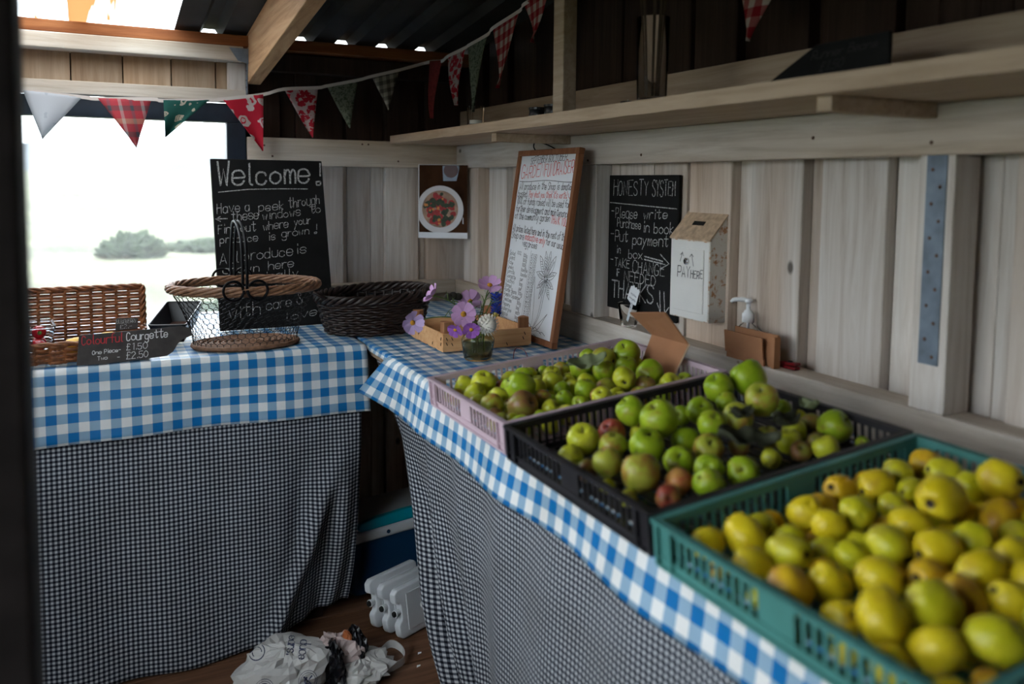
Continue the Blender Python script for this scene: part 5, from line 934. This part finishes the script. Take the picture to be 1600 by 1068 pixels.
# shelf things
SZ = 1.5515
o = thing('ribbed_glass', 'small ribbed glass tumbler near the far end of the shelf', 'glass', (1.105, 2.49, SZ))
mb = MB().lathe([(0, 0), (.026, 0), (.029, .062), (.0275, .062), (.0245, .005), (0, .005)], 40); mb.v = [(v[0]*(1+.035*(i % 2)), v[1]*(1+.035*(i % 2)), v[2]) for i, v in enumerate(mb.v)]; mb.build('body', 'glass', o); MB().lathe([(0, .006), (.02, .006), (.02, .018), (0, .018)], 20).build('candle', 'white_petal', o)
vs = thing('glass_vase', 'tall slim glass vase of dried stems on the shelf', 'vase', (1.115, 1.545, SZ))
MB().lathe([(0, 0), (.030, 0), (.033, .005), (.037, .185), (.035, .185), (.031, .008), (0, .008)], 32).build('body', 'glass', vs, smooth=True)
for k in range(9):
    a_ = k*2.4; s_ = tag(MB().tube(smooth_path([(1.115+.015*math.cos(a_), 1.545+.015*math.sin(a_), SZ+.012), (1.115+.022*math.cos(a_), 1.545+.022*math.sin(a_), SZ+.15), (1.115+.034*math.cos(a_), 1.545+.034*math.sin(a_), SZ+.26+.02*(k % 3))], 5), .0018, 5).build('dried_stem', 'stem_brown'), 'dry brown stem standing in the tall vase on the shelf', 'stem', 'dried stems in the tall vase')
    MB().sphere((1.115+.034*math.cos(a_), 1.545+.034*math.sin(a_), SZ+.265+.02*(k % 3)), .010, 8, 6, (1, 1, 1.4)).build('seed_tuft', 'seed_dark', s_)
o = thing('tea_light', 'small dark tin candle on the shelf near the tall vase', 'candle', (1.13, 1.66, SZ)); MB().lathe([(0, 0), (.018, 0), (.018, .012), (.016, .012), (.016, .009), (0, .009)], 18).build('cup', 'dark_metal', o); MB().tube([(0, 0, .008), (0, 0, .017)], .001, 4).build('wick', 'white_petal', o)
for y_, r_, lb in ((2.13, .035, 'squat dark pot on the shelf beside the upright'), (2.24, .028, 'smaller dark pot on the shelf beyond the squat one')):
    o = thing('dark_pot', lb, 'pot', (1.20, y_, SZ)); MB().lathe([(0, 0), (r_*.8, 0), (r_, .02), (r_*.95, .04), (r_*.88, .04), (r_*.88, .006), (0, .006)], 20).build('body', 'black_plastic', o, smooth=True); MB().lathe([(r_*.95, .036), (r_*1.04, .038), (r_*1.04, .044), (r_*.9, .044)], 20).build('rim', 'black_plastic', o)

# ================================================================== BUNTING
bu = thing('bunting', 'string of triangular patterned fabric flags strung across two walls', 'bunting')
FL = [((-.21, 3.17, 1.652), (-.033, 3.17, 1.640), (-.155, 3.13, 1.495), 'flag_grey'), ((.009, 3.17, 1.637), (.179, 3.17, 1.645), (.125, 3.14, 1.475), 'flag_tartan'), ((.215, 3.17, 1.641), (.371, 3.17, 1.651), (.215, 3.12, 1.510), 'flag_green'),
      ((.41, 3.17, 1.657), (.553, 3.16, 1.681), (.546, 3.14, 1.475), 'flag_leafy'), ((.624, 3.15, 1.703), (.752, 3.15, 1.716), (.728, 3.15, 1.529), 'flag_floral'), ((.783, 3.15, 1.724), (.906, 3.15, 1.754), (.868, 3.15, 1.57), 'flag_sage'), ((.957, 3.15, 1.771), (1.073, 3.15, 1.804), (1.023, 3.15, 1.646), 'flag_darkcheck'),
      ((1.2, 3.16, 1.845), (1.2, 3.03, 1.832), (1.19, 3.13, 1.62), 'flag_rust'), ((1.2, 2.966, 1.842), (1.2, 2.795, 1.851), (1.2, 2.92, 1.655), 'flag_floral'), ((1.2, 2.772, 1.855), (1.2, 2.609, 1.869), (1.2, 2.75, 1.619), 'flag_sage'), ((1.2, 2.568, 1.884), (1.2, 2.37, 1.906), (1.2, 2.515, 1.68), 'flag_check'),
      ((1.2, 2.344, 1.92), (1.2, 2.18, 1.935), (1.2, 2.255, 1.79), 'flag_check'), ((1.285, 1.475, 1.835), (1.285, 1.31, 1.83), (1.28, 1.412, 1.68), 'flag_check')]
tp = [Vector((-.45, 3.19, 1.70)), Vector((-.3, 3.175, 1.664))]
for a, b_, c, m_ in FL: tp += [Vector(a), Vector(b_)]
tp.insert(len(tp)-2, Vector((1.16, 1.94, 1.965))); tp += [Vector((1.29, 1.0, 1.87)), Vector((1.32, .5, 1.98))]
tpp = smooth_path(tp, 4); mb = MB()
for p, q in zip(tpp, tpp[1:]):
    off = Vector((0, 0, .006)); nn = (q-p).cross(Vector((0, 0, 1))); nn = nn.normalized()*.0012 if nn.length > 1e-6 else Vector((.001, 0, 0))
    mb.hexa([p-off-nn, q-off-nn, q-off+nn, p-off+nn, p+off-nn, q+off-nn, q+off+nn, p+off+nn])
mb.build('tape', 'cloth_tape', bu)
for k, (a, b_, c, m_) in enumerate(FL):
    a, b_, c = Vector(a), Vector(b_), Vector(c); nn = (b_-a).cross(Vector((0, 0, 1))).normalized(); wd = (b_-a).length; ht = max(.05, ((a+b_)/2-c).length)
    curl = .03 if k < 4 else .012
    def fn(u, v, a=a, b_=b_, c=c, nn=nn, k=k, curl=curl):
        e = a.lerp(b_, v); p = e.lerp(c, u); return p+nn*(curl*math.sin(v*PI*1.3+k)*u*(1-u*.4)+.015*math.sin(u*3+k)*u*u)+Vector((0, 0, .004*(1-u)))
    o = MB().grid(fn, 12, 8, lambda u, v, wd=wd, ht=ht: (v*wd*(1-u)+wd*.5*u, u*ht)).build('flag', m_, bu, smooth=True); solid(o, .0008)

# ================================================================== ON THE FLOOR
cbx = thing('cool_box', 'dark blue cool box with white rim and turquoise lid handle under the table', 'cool box', (.875, 2.72, 0.0), (0, 0, .20))
def rbox(name, x0, x1, y0, y1, z0, z1, mt, bw, parent): return bevel(MB().box(x0, x1, y0, y1, z0, z1).build(name, mt, parent, smooth=True), bw, 4)
rbox('body', -.185, .185, -.115, .115, 0, .20, 'cool_blue', .03, cbx); rm_ = rbox('rim', -.195, .195, -.124, .124, .188, .228, 'cool_white', .012, cbx); rbox('lid', -.18, .18, -.11, .11, .222, .245, 'cool_white', .012, cbx)
for x in (-.06, .12): MB().lathe([(.0065, 0), (.006, .003), (0, .003)], 12).build('rivet', 'cool_blue', rm_).matrix_local = Matrix.Translation((x, -.124, .208)) @ Matrix.Rotation(PI/2, 4, 'X')
hp = [(-.17, -.0), (-.155, .018), (-.10, .026), (0, .030), (.075, .030), (.092, .022), (.096, .008), (.088, -.004), (.07, -.008), (-.155, -.012)]
bevel(MB().prism([(x, -.118, .236+z) for x, z in hp], (0, .02, 0)).build('handle', 'cool_teal', cbx, smooth=False), .004, 2)
# ice packs
def icepack(loc, rz, lean, label):
    o = thing('ice_pack', label, 'ice pack', loc, (-lean, 0, rz), 'white ice packs by the cool box')
    prf = [(.022, 0), (.18, 0), (.188, .008), (.188, .132), (.18, .14), (.012, .14), (.0, .130), (.0, .108), (.008, .100), (.018, .098), (.020, .090), (.020, .058), (.018, .050), (.010, .046), (.006, .038), (.008, .016), (.012, .006)]
    bd = bevel(MB().prism([(x, 0, z) for x, z in prf], (0, .024, 0)).build('body', 'ice_white', o, smooth=True), .005, 3)
    bevel(MB().box(.040, .170, -.0025, .001, .018, .122).build('raised_panel', 'ice_white', o), .003, 2)
    k = MB().lathe([(.006, -.002), (.010, .0), (.012, .004), (.010, .008), (.005, .009)], 18).build('dimple', 'ice_white', o); k.location = (.100, -.0025, .070); k.rotation_euler = (PI/2, 0, 0)
    n_ = MB().lathe([(.009, 0), (.009, .014), (.0105, .014), (.0105, .018), (.006, .018)], 16).build('neck', 'ice_white', o); n_.location = (.022, .012, .074); n_.rotation_euler = (0, -PI/2, 0)
    q = MB().lathe([(0, 0), (.0085, 0), (.0075, .006), (.004, .008), (0, .008)], 14).build('stopper', 'slot_black', o); q.location = (.005, .012, .074); q.rotation_euler = (0, -PI/2, 0)
    return o
rz = math.radians(24)
for k, lb in enumerate(('white plastic ice pack standing in front of the other two', 'white ice pack sandwiched between two others by the cool box', 'white ice pack leaning directly on the blue cool box')):
    icepack((.772-.028*k, 2.272+.036*k, .003+.006*k), rz, .16, lb).scale = (1.06, 1.06, 1.06)
# carrier bag with packaging
cg = thing('carrier_bag', 'crumpled white plastic carrier bag lying open on the floor', 'bag', (.435, 2.225, 0))
def blob(c, sc, amp, f, seed, nu=30, nv=17):
    mb = MB().sphere((0, 0, 0), 1, nu, nv); out = []
    for v in mb.v:
        V = Vector(v); q = V*f+Vector((seed, seed*2, 0)); k = 1+amp*.6*noise.noise(q)+amp*.55*abs(noise.noise(q*1.9))-amp*.45*abs(noise.noise(q*3.1))+amp*.22*noise.noise(q*6.3)
        p = Vector((V.x*sc[0]*k+c[0], V.y*sc[1]*k+c[1], V.z*sc[2]*k+c[2])); p.z = max(p.z, .001+.002*abs(V.x)); out.append(tuple(p))
    mb.v = out; return mb
mb = blob((-.01, -.03, .045), (.120, .115, .075), .42, 1.7, 4.2); bgm = mb.build('bag_front', 'bag_white', cg); bm_ = bmesh.new(); bm_.from_mesh(bgm.data); bvh = BVHTree.FromBMesh(bm_)
blob((.185, -.05, .022), (.085, .085, .030), .6, 2.0, 8.1).build('bag_side', 'bag_white', cg)
blob((.135, .0, .045), (.080, .065, .050), .6, 2.2, 3.3).build('inner_wrap', 'bag_pinkish', cg)
blob((.112, -.045, .045), (.032, .075, .055), .5, 2.0, 6.3).build('black_liner', 'bag_black', cg); blob((.190, .0, .050), (.030, .06, .050), .5, 2.0, 9.3).build('black_liner', 'bag_black', cg)
blob((.165, -.005, .085), (.012, .03, .018), .3, 2.0, 2.3, 20, 14).build('packet', 'packet_orange', cg)
loop = smooth_path([(.240, -.045, .035), (.285, -.02, .045), (.315, -.035, .03), (.310, -.075, .022), (.27, -.095, .02), (.22, -.110, .022), (.205, -.145, .012)], 6); mb = MB()
for p, q in zip(loop, loop[1:]): mb.hexa([p+Vector(x) for x in ((0, 0, -.011), (.002, .002, -.011), (.002, .002, .011), (0, 0, .011))]+[q+Vector(x) for x in ((0, 0, -.011), (.002, .002, -.011), (.002, .002, .011), (0, 0, .011))])
mb.build('handle_loop', 'bag_white', cg)
vd = (Vector((0, 0, 1.37))-Vector((.43, 2.22, .08))).normalized(); vx = Vector((0, 0, 1)).cross(vd).normalized(); vy = vd.cross(vx)
def on_bag(cx, cy, strokes, w, rot=0):
    mb = MB(); o0 = Vector((-.01, -.03, .06))
    for s in strokes:
        pts = []; nn = None
        for p in s:
            a_, b2 = p[0]*math.cos(rot)-p[1]*math.sin(rot)+cx, p[0]*math.sin(rot)+p[1]*math.cos(rot)+cy
            hit = bvh.ray_cast(o0+vx*a_+vy*b2+vd*.5, -vd)
            if hit[0] is not None: pts.append(hit[0]+vd*.0015); nn = hit[1]
        if len(pts) > 1: mb.ribbon(pts, w, vd)
    if mb.v: mb.build('print', 'bag_ink', cg, fix=False)
circ = lambda r, n=28, a0=0, a1=2*PI: [(r*math.cos(a0+(a1-a0)*k/n), r*math.sin(a0+(a1-a0)*k/n)) for k in range(n+1)]
for cx, cy in ((-.055, -.045), (.055, -.040)):
    on_bag(cx, cy, [circ(.024), circ(.019)], .0012)
    if cx < 0: on_bag(cx, cy, [circ(.0115, 8, a, a+1.5) for a in (0.2, 2.3, 4.4)], .0065)
    else: on_bag(cx, cy, [[(x*.8, z*.8) for x, z in ((-.012, .012), (0, .0), (.012, .012))], [(-.01, -.012), (.0, .0), (.01, -.012)], circ(.008, 10, 2, 5)], .004)
on_bag(-.075, .045, [circ(.020), circ(.012, 16, 0, 4)], .003)
for tx, cx, cy in (('ears.', .01, .075), ('duce', .04, .06)): on_bag(cx, cy, [[(p.x, p.z) for p in s] for s in line_of(tx, 0, .046, 0, 0, .026, jit=0, slant=0)], .0034, -1.75)
# scraps on the boards
for x, y_, lb in ((.80, 2.19, 'tiny pale paper scrap on the floor boards by the ice packs'), (.775, 2.13, 'small white crumb of litter on the floor boards by the skirt')):
    o = tag(MB().prism([(0, 0, .0012), (.012, .003, .0012), (.014, .008, .0012), (.004, .009, .0012)], (0, 0, .0012)).build('paper_scrap', 'paper'), lb, 'scrap'); o.location = (x, y_, 0)
bpy.context.view_layer.update()
